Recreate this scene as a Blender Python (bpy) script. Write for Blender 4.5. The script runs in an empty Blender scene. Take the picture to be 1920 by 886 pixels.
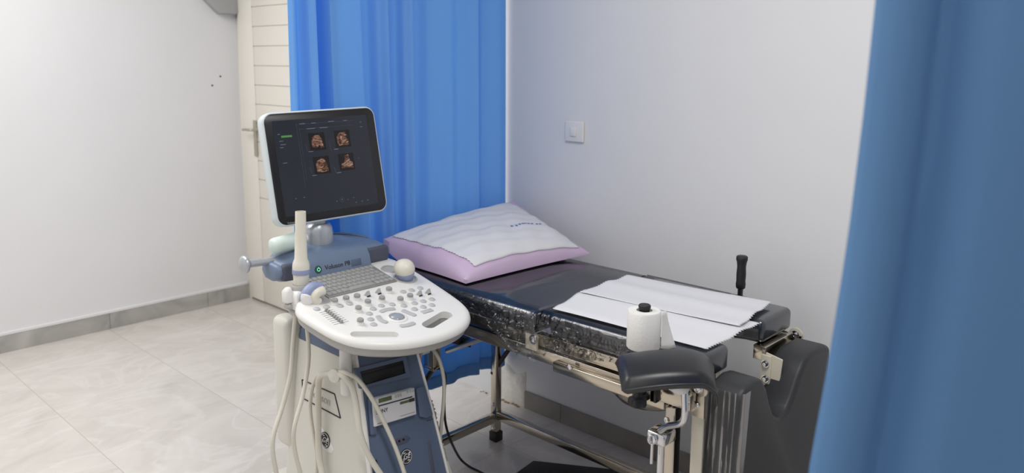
import bpy, bmesh, math, random
from mathutils import Vector, Matrix
random.seed(7)
S, Co, PI = math.sin, math.cos, math.pi
scene = bpy.context.scene
COL = scene.collection

# ------------------------------------------------------------------ camera
FPX, CX, CY = 1489.28, 960.0, 353.24          # focal length and principal point of the 1920x886 frame
TH, RO, YA, H = .15753, .00642, .755537, 1.59
_F = Vector((0, Co(TH), -S(TH))); _R = Vector((1, 0, 0)); _U = Vector((0, S(TH), Co(TH)))
_R2 = _R*Co(RO) + _U*S(RO); _U2 = _U*Co(RO) - _R*S(RO)
AX = Matrix(((Co(YA), -S(YA), 0), (S(YA), Co(YA), 0), (0, 0, 1)))
RV, UV, FV = AX @ _R2, AX @ _U2, AX @ _F
CAM = Vector((0, 0, H))
cd = bpy.data.cameras.new('camera'); cam = bpy.data.objects.new('camera', cd); COL.objects.link(cam)
m3 = Matrix((RV, UV, -FV)).transposed()
cam.matrix_world = Matrix.Translation(CAM) @ m3.to_4x4()
cd.sensor_width = 36; cd.lens = FPX*36/1920; cd.shift_y = (CY-443)/1920
cd.clip_start = .02
cd.dof.use_dof = True; cd.dof.focus_distance = 2.45; cd.dof.aperture_fstop = 2.8
scene.camera = cam

# ------------------------------------------------------------------ light
w = bpy.data.worlds.new('world'); scene.world = w; w.use_nodes = True
w.node_tree.nodes['Background'].inputs[0].default_value = (.8, .85, 1, 1)
w.node_tree.nodes['Background'].inputs[1].default_value = .15
scene.view_settings.view_transform = 'Standard'; scene.view_settings.look = 'None'
scene.view_settings.gamma = 1; scene.view_settings.use_curve_mapping = False
scene.view_settings.exposure = 0.0
def lamp(name, loc, sx, sy, power, col=(1, .98, .95)):
    d = bpy.data.lights.new(name, 'AREA'); d.shape = 'RECTANGLE'; d.size = sx; d.size_y = sy
    d.energy = power; d.color = col
    o = bpy.data.objects.new(name, d); COL.objects.link(o); o.location = loc
    return o
lamp('ceiling_and_fill_area', (-3.35, .55, 2.86), 2.0, 1.6, 56)
lamp('ceiling_and_fill_area', (-.42, 1.1, 2.86), 1.0, .7, 29)
lamp('ceiling_and_fill_area', (-.3, -.5, 2.86), 1.0, .7, 9)  # added fill behind the camera, brightens the near curtain

# ------------------------------------------------------------------ pixel rays -> places in the room
def ray(x, y): return FV + RV*((x-CX)/FPX) - UV*((y-CY)/FPX)
def onz(x, y, z): d = ray(x, y); return CAM + d*((z-CAM.z)/d.z)
def ony(x, y, Y): d = ray(x, y); return CAM + d*(Y/d.y)
def onx(x, y, X): d = ray(x, y); return CAM + d*(X/d.x)

# ------------------------------------------------------------------ materials
def srgb(r, g, b):
    f = lambda c: (c/255/12.92) if c/255 <= .04045 else ((c/255+.055)/1.055)**2.4
    return (f(r), f(g), f(b), 1)
def mat(name, col, rough=.5, metal=0, spec=.5, coat=0, bump=0, bscale=200, var=0, vscale=6, emit=None, es=1):
    m = bpy.data.materials.new(name); m.use_nodes = True; nt = m.node_tree; N = nt.nodes; L = nt.links
    b = N['Principled BSDF']; c = srgb(*col)
    b.inputs['Base Color'].default_value = c; b.inputs['Roughness'].default_value = rough
    b.inputs['Metallic'].default_value = metal; b.inputs['Specular IOR Level'].default_value = spec
    b.inputs['Coat Weight'].default_value = coat
    tc = N.new('ShaderNodeTexCoord')
    if var:
        n = N.new('ShaderNodeTexNoise'); n.inputs['Scale'].default_value = vscale; n.inputs['Detail'].default_value = 5
        L.new(tc.outputs['Object'], n.inputs['Vector'])
        r = N.new('ShaderNodeValToRGB'); r.color_ramp.elements[0].position = .3; r.color_ramp.elements[1].position = .7
        r.color_ramp.elements[0].color = tuple(v*(1-var) for v in c[:3])+(1,)
        r.color_ramp.elements[1].color = tuple(min(1, v*(1+var)) for v in c[:3])+(1,)
        L.new(n.outputs['Fac'], r.inputs['Fac']); L.new(r.outputs['Color'], b.inputs['Base Color'])
    if bump:
        n = N.new('ShaderNodeTexNoise'); n.inputs['Scale'].default_value = bscale; n.inputs['Detail'].default_value = 4
        L.new(tc.outputs['Object'], n.inputs['Vector'])
        bp = N.new('ShaderNodeBump'); bp.inputs['Strength'].default_value = bump; bp.inputs['Distance'].default_value = .002
        L.new(n.outputs['Fac'], bp.inputs['Height']); L.new(bp.outputs['Normal'], b.inputs['Normal'])
    if emit:
        b.inputs['Emission Color'].default_value = srgb(*emit); b.inputs['Emission Strength'].default_value = es
    return m
def cloth(name, col, trans=.35, tcol=None, rough=.8, bump=.3, bscale=60):
    m = mat(name, col, rough, bump=bump, bscale=bscale); nt = m.node_tree; N = nt.nodes; L = nt.links
    b = N['Principled BSDF']; t = N.new('ShaderNodeBsdfTranslucent'); t.inputs['Color'].default_value = srgb(*(tcol or col))
    mx = N.new('ShaderNodeMixShader'); mx.inputs[0].default_value = trans
    L.new(b.outputs[0], mx.inputs[1]); L.new(t.outputs[0], mx.inputs[2]); L.new(mx.outputs[0], N['Material Output'].inputs[0])
    return m
def film(name, amt=.12, bump=.6, bscale=30, st=(1, 1, 1), rough=.12, mul=1.3):
    m = bpy.data.materials.new(name); m.use_nodes = True; nt = m.node_tree; N = nt.nodes; L = nt.links
    N.remove(N['Principled BSDF'])
    tr = N.new('ShaderNodeBsdfTransparent'); tr.inputs[0].default_value = (.98, .98, .98, 1)
    g = N.new('ShaderNodeBsdfGlossy'); g.inputs['Roughness'].default_value = rough
    tc = N.new('ShaderNodeTexCoord'); mp = N.new('ShaderNodeMapping'); mp.inputs['Scale'].default_value = st
    n = N.new('ShaderNodeTexNoise'); n.inputs['Scale'].default_value = bscale; n.inputs['Detail'].default_value = 3
    n.inputs['Distortion'].default_value = 1.0
    L.new(tc.outputs['Object'], mp.inputs[0]); L.new(mp.outputs[0], n.inputs['Vector'])
    bp = N.new('ShaderNodeBump'); bp.inputs['Strength'].default_value = bump; bp.inputs['Distance'].default_value = .01
    L.new(n.outputs['Fac'], bp.inputs['Height']); L.new(bp.outputs['Normal'], g.inputs['Normal'])
    fr = N.new('ShaderNodeFresnel'); fr.inputs[0].default_value = 1.45; L.new(bp.outputs['Normal'], fr.inputs['Normal'])
    ad = N.new('ShaderNodeMath'); ad.operation = 'MULTIPLY_ADD'; ad.inputs[1].default_value = mul; ad.inputs[2].default_value = amt*.3
    ad.use_clamp = True
    L.new(fr.outputs[0], ad.inputs[0])
    mx = N.new('ShaderNodeMixShader'); L.new(ad.outputs[0], mx.inputs[0]); L.new(tr.outputs[0], mx.inputs[1]); L.new(g.outputs[0], mx.inputs[2])
    L.new(mx.outputs[0], N['Material Output'].inputs[0])
    return m

def floor_material():
    m = bpy.data.materials.new('marble_tile'); m.use_nodes = True; nt = m.node_tree; N = nt.nodes; L = nt.links
    b = N['Principled BSDF']; b.inputs['Roughness'].default_value = .13; b.inputs['Specular IOR Level'].default_value = .5
    g = N.new('ShaderNodeNewGeometry')
    sep = N.new('ShaderNodeSeparateXYZ'); L.new(g.outputs['Position'], sep.inputs[0])
    def math_(op, a, bb=None, clamp=False):
        n = N.new('ShaderNodeMath'); n.operation = op; n.use_clamp = clamp
        for i, v in enumerate((a, bb)):
            if v is None: continue
            if isinstance(v, (int, float)): n.inputs[i].default_value = v
            else: L.new(v, n.inputs[i])
        return n.outputs[0]
    def joint(src, off, size, wdt):
        t = math_('DIVIDE', math_('SUBTRACT', src, off), size)
        fr = math_('FRACT', math_('ADD', t, 50.5))
        d = math_('MULTIPLY', math_('ABSOLUTE', math_('SUBTRACT', fr, .5)), size)
        return math_('LESS_THAN', d, wdt), math_('FLOOR', math_('ADD', t, 50))
    jy, ry = joint(sep.outputs[1], 1.067, .6, .0012)
    jx, rx = joint(sep.outputs[0], -2.147, 2.4, .0008)
    j = math_('MAXIMUM', jy, jx)
    # per-tile shift of the veins
    cmb = N.new('ShaderNodeCombineXYZ'); L.new(math_('MULTIPLY', rx, 3.7), cmb.inputs[0]); L.new(math_('MULTIPLY', ry, 2.3), cmb.inputs[1]); L.new(math_('ADD', rx, ry), cmb.inputs[2])
    va = N.new('ShaderNodeVectorMath'); va.operation = 'ADD'; L.new(g.outputs['Position'], va.inputs[0]); L.new(cmb.outputs[0], va.inputs[1])
    mp = N.new('ShaderNodeMapping'); mp.inputs['Rotation'].default_value = (0, 0, .9); mp.inputs['Scale'].default_value = (2.3, 1.3, 1)
    L.new(va.outputs[0], mp.inputs[0])
    n1 = N.new('ShaderNodeTexNoise'); n1.inputs['Scale'].default_value = 1.5; n1.inputs['Detail'].default_value = 8; n1.inputs['Roughness'].default_value = .62; n1.inputs['Distortion'].default_value = 1.2
    L.new(mp.outputs[0], n1.inputs['Vector'])
    r1 = N.new('ShaderNodeValToRGB'); e = r1.color_ramp.elements
    e[0].position = .28; e[0].color = srgb(200, 194, 188); e[1].position = .74; e[1].color = srgb(222, 217, 211)
    x = e.new(.5); x.color = srgb(213, 207, 201)
    L.new(n1.outputs['Fac'], r1.inputs['Fac'])
    n2 = N.new('ShaderNodeTexNoise'); n2.inputs['Scale'].default_value = 1.1; n2.inputs['Detail'].default_value = 6; n2.inputs['Distortion'].default_value = 2.2
    L.new(mp.outputs[0], n2.inputs['Vector'])
    v = math_('ABSOLUTE', math_('SUBTRACT', n2.outputs['Fac'], .5))
    vein = math_('SUBTRACT', 1, math_('MULTIPLY', v, 22), True)
    mx = N.new('ShaderNodeMixRGB'); mx.inputs[2].default_value = srgb(228, 224, 220)
    L.new(math_('MULTIPLY', vein, .4), mx.inputs[0]); L.new(r1.outputs[0], mx.inputs[1])
    mj = N.new('ShaderNodeMixRGB'); mj.inputs[2].default_value = srgb(172, 166, 159); L.new(j, mj.inputs[0]); L.new(mx.outputs[0], mj.inputs[1])
    L.new(mj.outputs[0], b.inputs['Base Color'])
    return m
def basetile_material(name, c0, c1, c2):
    m = mat(name, c0, .3); nt = m.node_tree; N = nt.nodes; L = nt.links
    g = N.new('ShaderNodeNewGeometry'); n = N.new('ShaderNodeTexNoise'); n.inputs['Scale'].default_value = 3; n.inputs['Detail'].default_value = 7; n.inputs['Distortion'].default_value = 1.6
    L.new(g.outputs['Position'], n.inputs['Vector']); r = N.new('ShaderNodeValToRGB'); e = r.color_ramp.elements
    e[0].position = .33; e[0].color = srgb(*c1); e[1].position = .7; e[1].color = srgb(*c2); x = e.new(.5); x.color = srgb(*c0)
    L.new(n.outputs['Fac'], r.inputs['Fac']); L.new(r.outputs[0], N['Principled BSDF'].inputs['Base Color'])
    return m
M = dict(
    wall=mat('white_wall_paint', (232, 231, 231), .55, bump=.12, bscale=40, var=.012, vscale=2.5),
    wall2=mat('pale_wall_paint', (228, 228, 229), .5, bump=.12, bscale=30, var=.012, vscale=2.5),
    ceil=mat('ceiling_paint', (235, 235, 235), .8),
    floor=floor_material(),
    base=basetile_material('grey_marble_baseboard', (176, 173, 167), (150, 149, 147), (194, 190, 184)),
    base2=basetile_material('stone_baseboard', (150, 144, 137), (138, 133, 128), (160, 154, 146)),
    door=mat('cream_door_paint', (238, 234, 224), .4, bump=.05, bscale=30, var=.01),
    groove=mat('door_groove_dark', (150, 146, 138), .8),
    handle=mat('aged_brass_handle', (190, 184, 168), .35, metal=.6),
    plaster=mat('flaking_plaster', (232, 229, 222), .9, bump=1, bscale=90, var=.06, vscale=60),
    curtain=cloth('blue_curtain_cloth', (146, 203, 248), .42, (100, 192, 255), .75, .15, 40),
    curtain2=cloth('blue_curtain_near', (98, 142, 190), .12, (80, 140, 205), .8, .1, 40),
    hem=cloth('blue_curtain_hem', (112, 168, 228), .16, (70, 150, 235), .8, .15, 40),
    steel=mat('polished_steel', (196, 188, 174), .16, metal=1, bump=.03, bscale=8),
    steel2=mat('brushed_steel', (200, 192, 176), .3, metal=1),
    chrome=mat('chrome', (215, 215, 218), .1, metal=1),
    dsteel=mat('dark_steel', (88, 84, 78), .3, metal=.9),
    cream=mat('cream_plastic', (222, 215, 196), .45),
    vinyl=mat('black_vinyl', (40, 42, 47), .33, spec=.6, bump=.06, bscale=25),
    vinylg=mat('black_vinyl_glossy', (42, 46, 55), .2, spec=.9, coat=.5, bump=.05, bscale=12),
    vinylm=mat('charcoal_vinyl', (52, 53, 56), .45, spec=.4, bump=.05, bscale=20),
    rubber=mat('black_rubber', (26, 26, 28), .5),
    film=film('clear_plastic_film', .02, .12, 6, (1, .25, 1), .1, 1.1), film2=film('clear_plastic_film_crumpled', .14, .75, 42, (.45, 1, 1.5), .12, 1.0), film4=film('clear_plastic_film_stretched', .05, .5, 30, (.12, 1, 1.2), .12, .9), film3=film('clear_plastic_film_creased', .01, .22, 14, (1.6, 1.6, .10), .2, .45),
    paper=cloth('white_paper', (240, 240, 244), .2, (240, 240, 245), .9, .2, 120),
    paper2=cloth('tissue_paper', (244, 243, 240), .15, (244, 243, 240), .95, .6, 160),
    lilac=mat('lilac_cotton', (206, 184, 212), .8, bump=.7, bscale=22),
    ink=mat('blue_ink', (92, 110, 190), .8),
    white=mat('white_plastic', (232, 231, 228), .35),
    offw=mat('offwhite_plastic', (216, 214, 206), .4),
    grey=mat('light_grey_plastic', (176, 175, 173), .42),
    key=mat('grey_key_plastic', (160, 160, 158), .45),
    kgap=mat('keyboard_base_grey', (140, 140, 138), .5),
    dkey=mat('grey_button_plastic', (188, 189, 190), .35),
    blue=mat('blue_grey_plastic', (112, 130, 156), .4),
    dblue=mat('slate_blue_plastic', (92, 107, 132), .42),
    lav=mat('lavender_grip', (148, 160, 196), .4),
    mesh=mat('speaker_mesh', (82, 86, 104), .7, bump=.6, bscale=600),
    silver=mat('silver_plastic', (186, 190, 196), .3, metal=.55),
    black=mat('black_plastic', (24, 24, 26), .35),
    bezel=mat('black_bezel', (26, 24, 28), .32),
    ivory=mat('ivory_plastic', (226, 222, 208), .42),
    mint=mat('pale_mint_plastic', (212, 228, 222), .4, var=.03),
    cable=mat('cream_cable', (214, 210, 198), .45), cableg=mat('grey_cable', (180, 178, 170), .45),
    lcd=mat('lcd_green', (96, 112, 74), .3), tball=mat('trackball_grey', (150, 156, 166), .12, coat=.5),
    printer=mat('printer_white', (226, 226, 228), .4), ink2=mat('dark_print', (50, 50, 56), .6), gprint=mat('grey_print', (150, 152, 156), .6),
    led=mat('green_led', (60, 140, 110), .4, emit=(150, 255, 210), es=1.2), ledrim=mat('power_button_dark', (52, 84, 84), .4),
    grime=mat('grime', (150, 128, 96), .9), shadow_grey=mat('shadow_block_grey', (176, 175, 174), .8),
)

# ------------------------------------------------------------------ mesh builder
def wl(o):
    v = Vector((0, 0, 0))
    while o: v += o.location; o = o.parent
    return v
class MB:
    def __init__(s): s.v = []; s.f = []; s.mi = []; s.cur = 0
    def add(s, vs, fs):
        n = len(s.v); s.v += [tuple(v) for v in vs]; s.f += [[i+n for i in f] for f in fs]; s.mi += [s.cur]*len(fs); return s
    def box(s, c, d, B=None):
        B = B or Matrix.Identity(3); c = Vector(c); h = Vector(d)/2
        vs = [c + B @ Vector((x*h.x, y*h.y, z*h.z)) for x in (-1, 1) for y in (-1, 1) for z in (-1, 1)]
        return s.add(vs, [(0, 1, 3, 2), (4, 6, 7, 5), (0, 4, 5, 1), (2, 3, 7, 6), (0, 2, 6, 4), (1, 5, 7, 3)])
    def span(s, a, b):
        a = Vector(a); b = Vector(b); return s.box((a+b)/2, [abs(x) for x in (b-a)])
    def bar(s, p, q, wd, ht, up=(0, 0, 1)):
        p = Vector(p); q = Vector(q); d = (q-p); L = d.length; d.normalize(); u = Vector(up); x = u.cross(d).normalized(); u = d.cross(x)
        B = Matrix((d, x, u)).transposed(); return s.box((p+q)/2, (L, wd, ht), B)
    def grid(s, P, cu=False, cv=False, flip=False):
        n = len(P); m = len(P[0]); vs = [p for r in P for p in r]; fs = []
        for i in range(n if cu else n-1):
            for j in range(m if cv else m-1):
                a, b, c, d = i*m+j, i*m+(j+1) % m, ((i+1) % n)*m+(j+1) % m, ((i+1) % n)*m+j
                fs.append((a, d, c, b) if flip else (a, b, c, d))
        return s.add(vs, fs)
    def tube(s, pts, r, seg=10, caps=True):
        pts = [Vector(p) for p in pts]; n = len(pts); rr = r if isinstance(r, (list, tuple)) else [r]*n
        t0 = (pts[1]-pts[0]).normalized(); a = Vector((0, 0, 1)) if abs(t0.z) < .9 else Vector((1, 0, 0)); x = t0.cross(a).normalized(); rings = []
        for i in range(n):
            t = (pts[min(i+1, n-1)]-pts[max(i-1, 0)]).normalized()
            x = (x - t*x.dot(t)).normalized(); y = t.cross(x)
            rings.append([pts[i]+(x*Co(2*PI*k/seg)+y*S(2*PI*k/seg))*rr[i] for k in range(seg)])
        s.grid(rings, cv=True, flip=True)
        if caps:
            b = len(s.v)-n*seg; s.f += [list(range(b, b+seg)), list(range(b+(n-1)*seg, b+n*seg))[::-1]]; s.mi += [s.cur]*2
        return s
    def lathe(s, prof, o, ax=(0, 0, 1), seg=24, sx=1, sy=1, xd=None):
        o = Vector(o); ax = Vector(ax).normalized(); a = Vector(xd) if xd else (Vector((1, 0, 0)) if abs(ax.x) < .9 else Vector((0, 1, 0)))
        x = (a-ax*a.dot(ax)).normalized(); y = ax.cross(x)
        R = [[o+ax*h+(x*Co(2*PI*k/seg)*sx+y*S(2*PI*k/seg)*sy)*r for k in range(seg)] for r, h in prof]
        s.grid(R, cv=True, flip=False)
        b = len(s.v)-len(prof)*seg
        if prof[0][0] > 1e-5: s.f.append(list(range(b, b+seg))[::-1]); s.mi.append(s.cur)
        if prof[-1][0] > 1e-5: s.f.append(list(range(b+(len(prof)-1)*seg, b+len(prof)*seg))); s.mi.append(s.cur)
        return s
    def cyl(s, p, q, r, r2=None, seg=20):
        p = Vector(p); q = Vector(q); return s.lathe([(r, 0), (r if r2 is None else r2, (q-p).length)], p, q-p, seg)
    def prism(s, poly, fn, h0, h1):
        # fn(u, v, h) -> point
        n = len(poly); vs = [fn(u, v, h0) for u, v in poly]+[fn(u, v, h1) for u, v in poly]
        fs = [list(range(n))[::-1], list(range(n, 2*n))]+[(i, (i+1) % n, n+(i+1) % n, n+i) for i in range(n)]
        return s.add(vs, fs)
    def loft(s, rings):
        m = len(rings[0]); s.grid(rings, cv=True); b = len(s.v)-len(rings)*m
        s.f += [list(range(b, b+m))[::-1], list(range(b+(len(rings)-1)*m, b+len(rings)*m))]; s.mi += [s.cur]*2; return s
    def build(s, name, m, parent=None, bevel=0, seg=2, ang=35, sub=0, thick=0, smooth=True):
        me = bpy.data.meshes.new(name); off = wl(parent)
        bm = bmesh.new(); vv = [bm.verts.new(Vector(v)-off) for v in s.v]
        for f, mi in zip(s.f, s.mi):
            try:
                fc = bm.faces.new([vv[i] for i in f]); fc.material_index = mi
            except ValueError: pass
        bmesh.ops.remove_doubles(bm, verts=bm.verts, dist=1e-6)
        if not thick: bmesh.ops.recalc_face_normals(bm, faces=bm.faces)
        if bevel:
            bm.normal_update()
            ed = [e for e in bm.edges if len(e.link_faces) == 2 and e.calc_face_angle(0) > math.radians(ang)]
            bmesh.ops.bevel(bm, geom=ed, offset=bevel, segments=seg, profile=.5, affect='EDGES', clamp_overlap=True)
        for f in bm.faces: f.smooth = smooth
        bm.to_mesh(me); bm.free()
        if smooth: me.set_sharp_from_angle(angle=math.radians(50 if not bevel else 60))
        for k in (m if isinstance(m, (list, tuple)) else [m]): me.materials.append(k)
        o = bpy.data.objects.new(name, me); COL.objects.link(o); o.parent = parent
        if thick:
            md = o.modifiers.new('thickness', 'SOLIDIFY'); md.thickness = thick; md.offset = 0
        if sub:
            md = o.modifiers.new('smooth', 'SUBSURF'); md.levels = sub; md.render_levels = sub
        return o
def bake(o):
    dg = bpy.context.evaluated_depsgraph_get(); me = bpy.data.meshes.new_from_object(o.evaluated_get(dg)); o.modifiers.clear(); o.data = me
def cut(o, cutters):
    for c in cutters:
        co = c.build('cutter', M['white'])
        md = o.modifiers.new('cut', 'BOOLEAN'); md.operation = 'DIFFERENCE'; md.object = co; md.solver = 'EXACT'
        bpy.context.view_layer.update(); 
        off = wl(o); me = co.data
        # the cutter is in world space; o sits at its parent's place
        bake(o); bpy.data.objects.remove(co)
    o.data.set_sharp_from_angle(angle=math.radians(50))
    return o
def tag(o, label, cat, group=None, kind=None):
    o['label'] = label; o['category'] = cat
    if group: o['group'] = group
    if kind: o['kind'] = kind
    return o
def empty(name, loc, label, cat, group=None):
    o = bpy.data.objects.new(name, None); COL.objects.link(o); o.location = loc; o.empty_display_size = .05
    tag(o, label, cat, group); return o
def struct(o, label=None):
    o['kind'] = 'structure'
    if label: o['label'] = label
    return o
def copy_part(o, parent, delta):
    c = o.copy(); COL.objects.link(c); c.parent = parent; c.location = o.location + Vector(delta); return c
def text(name, txt, size, m, parent, origin, ex, ey, depth=.0006, shear=0, align='CENTER'):
    cu = bpy.data.curves.new(name, 'FONT'); cu.body = txt; cu.size = size; cu.extrude = depth; cu.shear = shear; cu.align_x = align; cu.align_y = 'CENTER'
    t = bpy.data.objects.new(name, cu); COL.objects.link(t)
    dg = bpy.context.evaluated_depsgraph_get(); me = bpy.data.meshes.new_from_object(t.evaluated_get(dg)); bpy.data.objects.remove(t)
    ex = Vector(ex).normalized(); ey = Vector(ey).normalized(); ez = ex.cross(ey)
    T = Matrix.Translation(Vector(origin)-wl(parent)) @ Matrix((ex, ey, ez)).transposed().to_4x4(); me.transform(T)
    me.materials.clear(); me.materials.append(m)
    o = bpy.data.objects.new(name, me); COL.objects.link(o); o.parent = parent; return o
def smooth_path(pts, n=8):
    P = [Vector(p) for p in pts]; P = [P[0]*2-P[1]]+P+[P[-1]*2-P[-2]]; out = []
    for i in range(1, len(P)-2):
        a, b, c, d = P[i-1:i+3]
        for k in range(n):
            t = k/n; out.append(.5*((2*b)+(c-a)*t+(2*a-5*b+4*c-d)*t*t+(3*b-a-3*c+d)*t**3))
    return out+[P[-2]]
def lerp(tab, x):
    if x <= tab[0][0]: return tab[0][1]
    for (a, b), (c, d) in zip(tab, tab[1:]):
        if x <= c: return b+(d-b)*(x-a)/(c-a)
    return tab[-1][1]
def bolt(name, c, n, r, parent, m=None, plate=0):
    n = Vector(n).normalized(); b = MB()
    if plate: b.lathe([(plate, 0), (plate, .002), (plate*.95, .003)], c, n, 20)
    b.lathe([(r, 0), (r, .004), (r*.7, .0055), (r*.35, .0055), (r*.3, .0035), (.0001, .0035)], Vector(c)+n*(.003 if plate else 0), n, 12)
    return b.build(name, m or M['chrome'], parent)

# ================================================================== THE ROOM
XL, YR, ZC = -4.885, 2.60, 2.9
XB, YF = 1.3, -1.3
struct(MB().span((XL-.1, YF-.1, -.05), (XB+.1, YR+.1, 0)).build('floor', M['floor'], smooth=False), 'glossy pale marble tile floor')
struct(MB().span((XL-.1, YF-.1, ZC), (XB+.1, YR+.1, ZC+.05)).build('ceiling', M['ceil'], smooth=False))
struct(MB().span((XL-.1, YF-.1, 0), (XL, YR+.1, ZC)).build('wall_left', M['wall'], smooth=False), 'white wall with grey marble baseboard')
struct(MB().span((XL, YR, 0), (XB, YR+.1, ZC)).build('wall_right', M['wall2'], smooth=False), 'long pale wall behind the examination table')
struct(MB().span((XB, YF, 0), (XB+.1, YR, ZC)).build('wall_back', M['wall2'], smooth=False))
struct(MB().span((XL, YF-.1, 0), (XB, YF, ZC)).build('wall_front', M['wall2'], smooth=False))
# baseboards
b = MB()
for y0, y1 in ((YF, -.135), (-.133, .465), (.467, 1.064), (1.066, 1.676), (1.678, 2.285), (2.287, YR)):
    b.span((XL, y0, 0), (XL+.012, y1, .098))
struct(b.build('baseboard_left', M['base'], bevel=.0015, seg=1, smooth=False), 'grey marble baseboard under the white wall')
struct(MB().span((XL, YF, .098), (XL+.014, YR-.03, .112)).build('trim_1', M['wall'], smooth=False))
b = MB(); x0 = -2.352
for x1 in (-2.13, -1.53, -.93, -.33, .27, .87, XB):
    b.span((x0, YR-.012, 0), (x1-.002, YR, .083)); x0 = x1
struct(b.build('baseboard_right', M['base2'], bevel=.0015, seg=1, smooth=False), 'grey stone baseboard under the long wall')
# patch of flaking plaster beside the baseboard end
rings = []
for i in range(15):
    row = []
    for j in range(11):
        u, v = i/14, j/10
        e = min(u, 1-u, v*1.2+.1, 1-v)
        row.append((-2.53+u*.178, YR-.001-(.004+.006*random.random() if e > .04 else 0), v*.165*(1+.1*S(u*7))))
    rings.append(row)
b = MB().grid(rings)
struct(b.build('trim_2', M['plaster']), 'patch of flaking plaster at the foot of the wall')
b = MB()
for i in range(16):
    x = -2.53-.30*random.random()*(i % 2)+.17*(i/16); b.lathe([(.001, 0), (.007*random.random()+.004, .002), (.001, .004)], (x, YR-.012-.012*random.random(), 0), seg=6)
struct(b.build('trim_3', M['grime']))
# door
dr = bpy.data.objects.new('door_1', None); COL.objects.link(dr); dr.location = (-4.3, YR, 0); struct(dr, 'cream boarded door in the corner behind the blue curtain')
leaf = MB().span((-4.66, YR-.030, .02), (-3.95, YR-.004, 2.35)).span((-4.84, YR-.034, .02), (-4.6625, YR-.004, 2.35))
leaf.build('door_panel', M['door'], dr, bevel=.002)
g = MB()
z = .112
while z < 2.3:
    if z < .7: z += .1205; continue
    g.span((-4.655, YR-.0315, z), (-3.95, YR-.0295, z+.0025)); g.lathe([(.0045, 0), (.0035, .0008), (.0001, .001)], (-4.657, YR-.0345+.003, z+.001), (0, -1, 0), 8)
    z += .1205
g.build('door_groove', M['groove'], dr)
MB().span((XL, YR-.02, 0), (-4.845, YR, 2.45)).span((-3.945, YR-.02, 0), (-3.88, YR, 2.45)).span((XL, YR-.02, 2.355), (-3.88, YR, 2.45)).build('door_frame', M['door'], dr, bevel=.002)
hp = ony(480, 259, YR-.034); 
MB().span((hp.x-.016, YR-.042, hp.z-.115), (hp.x+.016, YR-.034, hp.z+.115)).lathe([(.006, 0), (.006, .002), (.0001, .002)], (hp.x, YR-.042, hp.z-.05), (0, -1, 0), 10).build('handle_plate', M['handle'], dr, bevel=.007, seg=3)
lv = ony(481, 243, YR-.045)
MB().tube(smooth_path([(lv.x, YR-.04, lv.z), (lv.x, YR-.075, lv.z), (lv.x-.02, YR-.088, lv.z), (lv.x-.06, YR-.088, lv.z), (lv.x-.105, YR-.082, lv.z-.004)], 4), [.009]*12+[.008]*5, 12).build('door_lever', M['handle'], dr)

# solid grey block imitating a blurry shadow high in the corner, screw holes
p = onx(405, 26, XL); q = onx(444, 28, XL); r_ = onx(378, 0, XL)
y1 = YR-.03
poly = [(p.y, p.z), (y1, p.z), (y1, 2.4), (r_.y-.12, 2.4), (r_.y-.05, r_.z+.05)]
tag(MB().prism(poly, lambda u, v, h: Vector((XL+h, u, v)), 0, .06).build('wall_shadow_block', M['shadow_grey'], bevel=.012, seg=3), 'small grey block standing in for a blurry shadow high on the white wall in the corner', 'box')
for k, (px, py, lb) in enumerate(((413, 143, 'upper of two small dark wall plugs in the white wall'), (398, 160, 'lower of two small dark wall plugs in the white wall'))):
    c = onx(px, py, XL)
    tag(MB().lathe([(.006, 0), (.006, .002), (.003, .002), (.0001, .0005)], c, (1, 0, 0), 10).build('wall_plug', M['rubber']), lb, 'wall plug', 'wall plugs in the white wall')
# switch on the long wall
a = ony(1062.5, 226, YR); bq = ony(1096, 267, YR); cz = (a.z+bq.z)/2; cx = (a.x+bq.x)/2; hw = (bq.x-a.x)/2; 
sw = empty('light_switch', (cx, YR, cz), 'white square single switch plate on the pale wall above the pillow', 'switch')
MB().box((cx, YR-.006, cz), (hw*2, .012, hw*1.75)).build('switch_plate', M['white'], sw, bevel=.004, seg=3)
MB().box((cx-.002, YR-.0145, cz), (hw*.62, .006, hw*.8)).build('rocker', M['white'], sw, bevel=.002)

# ================================================================== CURTAINS
cur = empty('curtain', (-2.47, 2.0, .21), 'long blue cloth curtain hanging behind the monitor and the head of the table', 'curtain')
KX = [(1.475, .03), (1.49, .042), (1.525, .012), (1.534, .02), (1.545, .048), (1.572, .052), (1.585, -.03), (1.615, -.046), (1.640, -.03), (1.652, .03), (1.70, .022), (1.76, .03), (1.792, .034), (1.804, -.03), (1.85, -.02), (1.875, .012),
      (1.90, .034), (1.925, -.034), (1.97, -.012), (1.985, .02), (2.01, .036), (2.035, -.034), (2.08, -.02), (2.12, .01), (2.16, .016), (2.21, .03), (2.26, .018), (2.31, .022), (2.36, .036), (2.385, -.03), (2.42, .004), (2.50, .026), (2.545, .018), (2.568, -.02)]
def fold(y):
    for i in range(len(KX)-1):
        if y <= KX[i+1][0]:
            (a, p0), (c, p1) = KX[i], KX[i+1]; t = (y-a)/(c-a); t = max(0, t); return p0+(p1-p0)*(.5-.5*Co(PI*t))
    return KX[-1][1]
def curtain_pt(y, z):
    k = 1.3+.12*S(z*2.1)
    yy = y+.012*S(z*1.3+y*5)*(1 if y < 1.8 else .25)*max(0, min(1, (y-1.475)*6))+.02*(1.2-z)*math.exp(-((y-1.80)/.12)**2)
    edge = -.012*(2.0-z)*max(0, 1-(y-1.475)/.1)
    return Vector((-2.465+fold(y)*k*(.9 if z > .9 else 1.0), min(yy+edge, 2.574), z))
HB = .205
ys = [1.475+i*(2.565-1.475)/250 for i in range(251)]
def hemz(y): return HB+.012*S(y*9)
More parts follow.
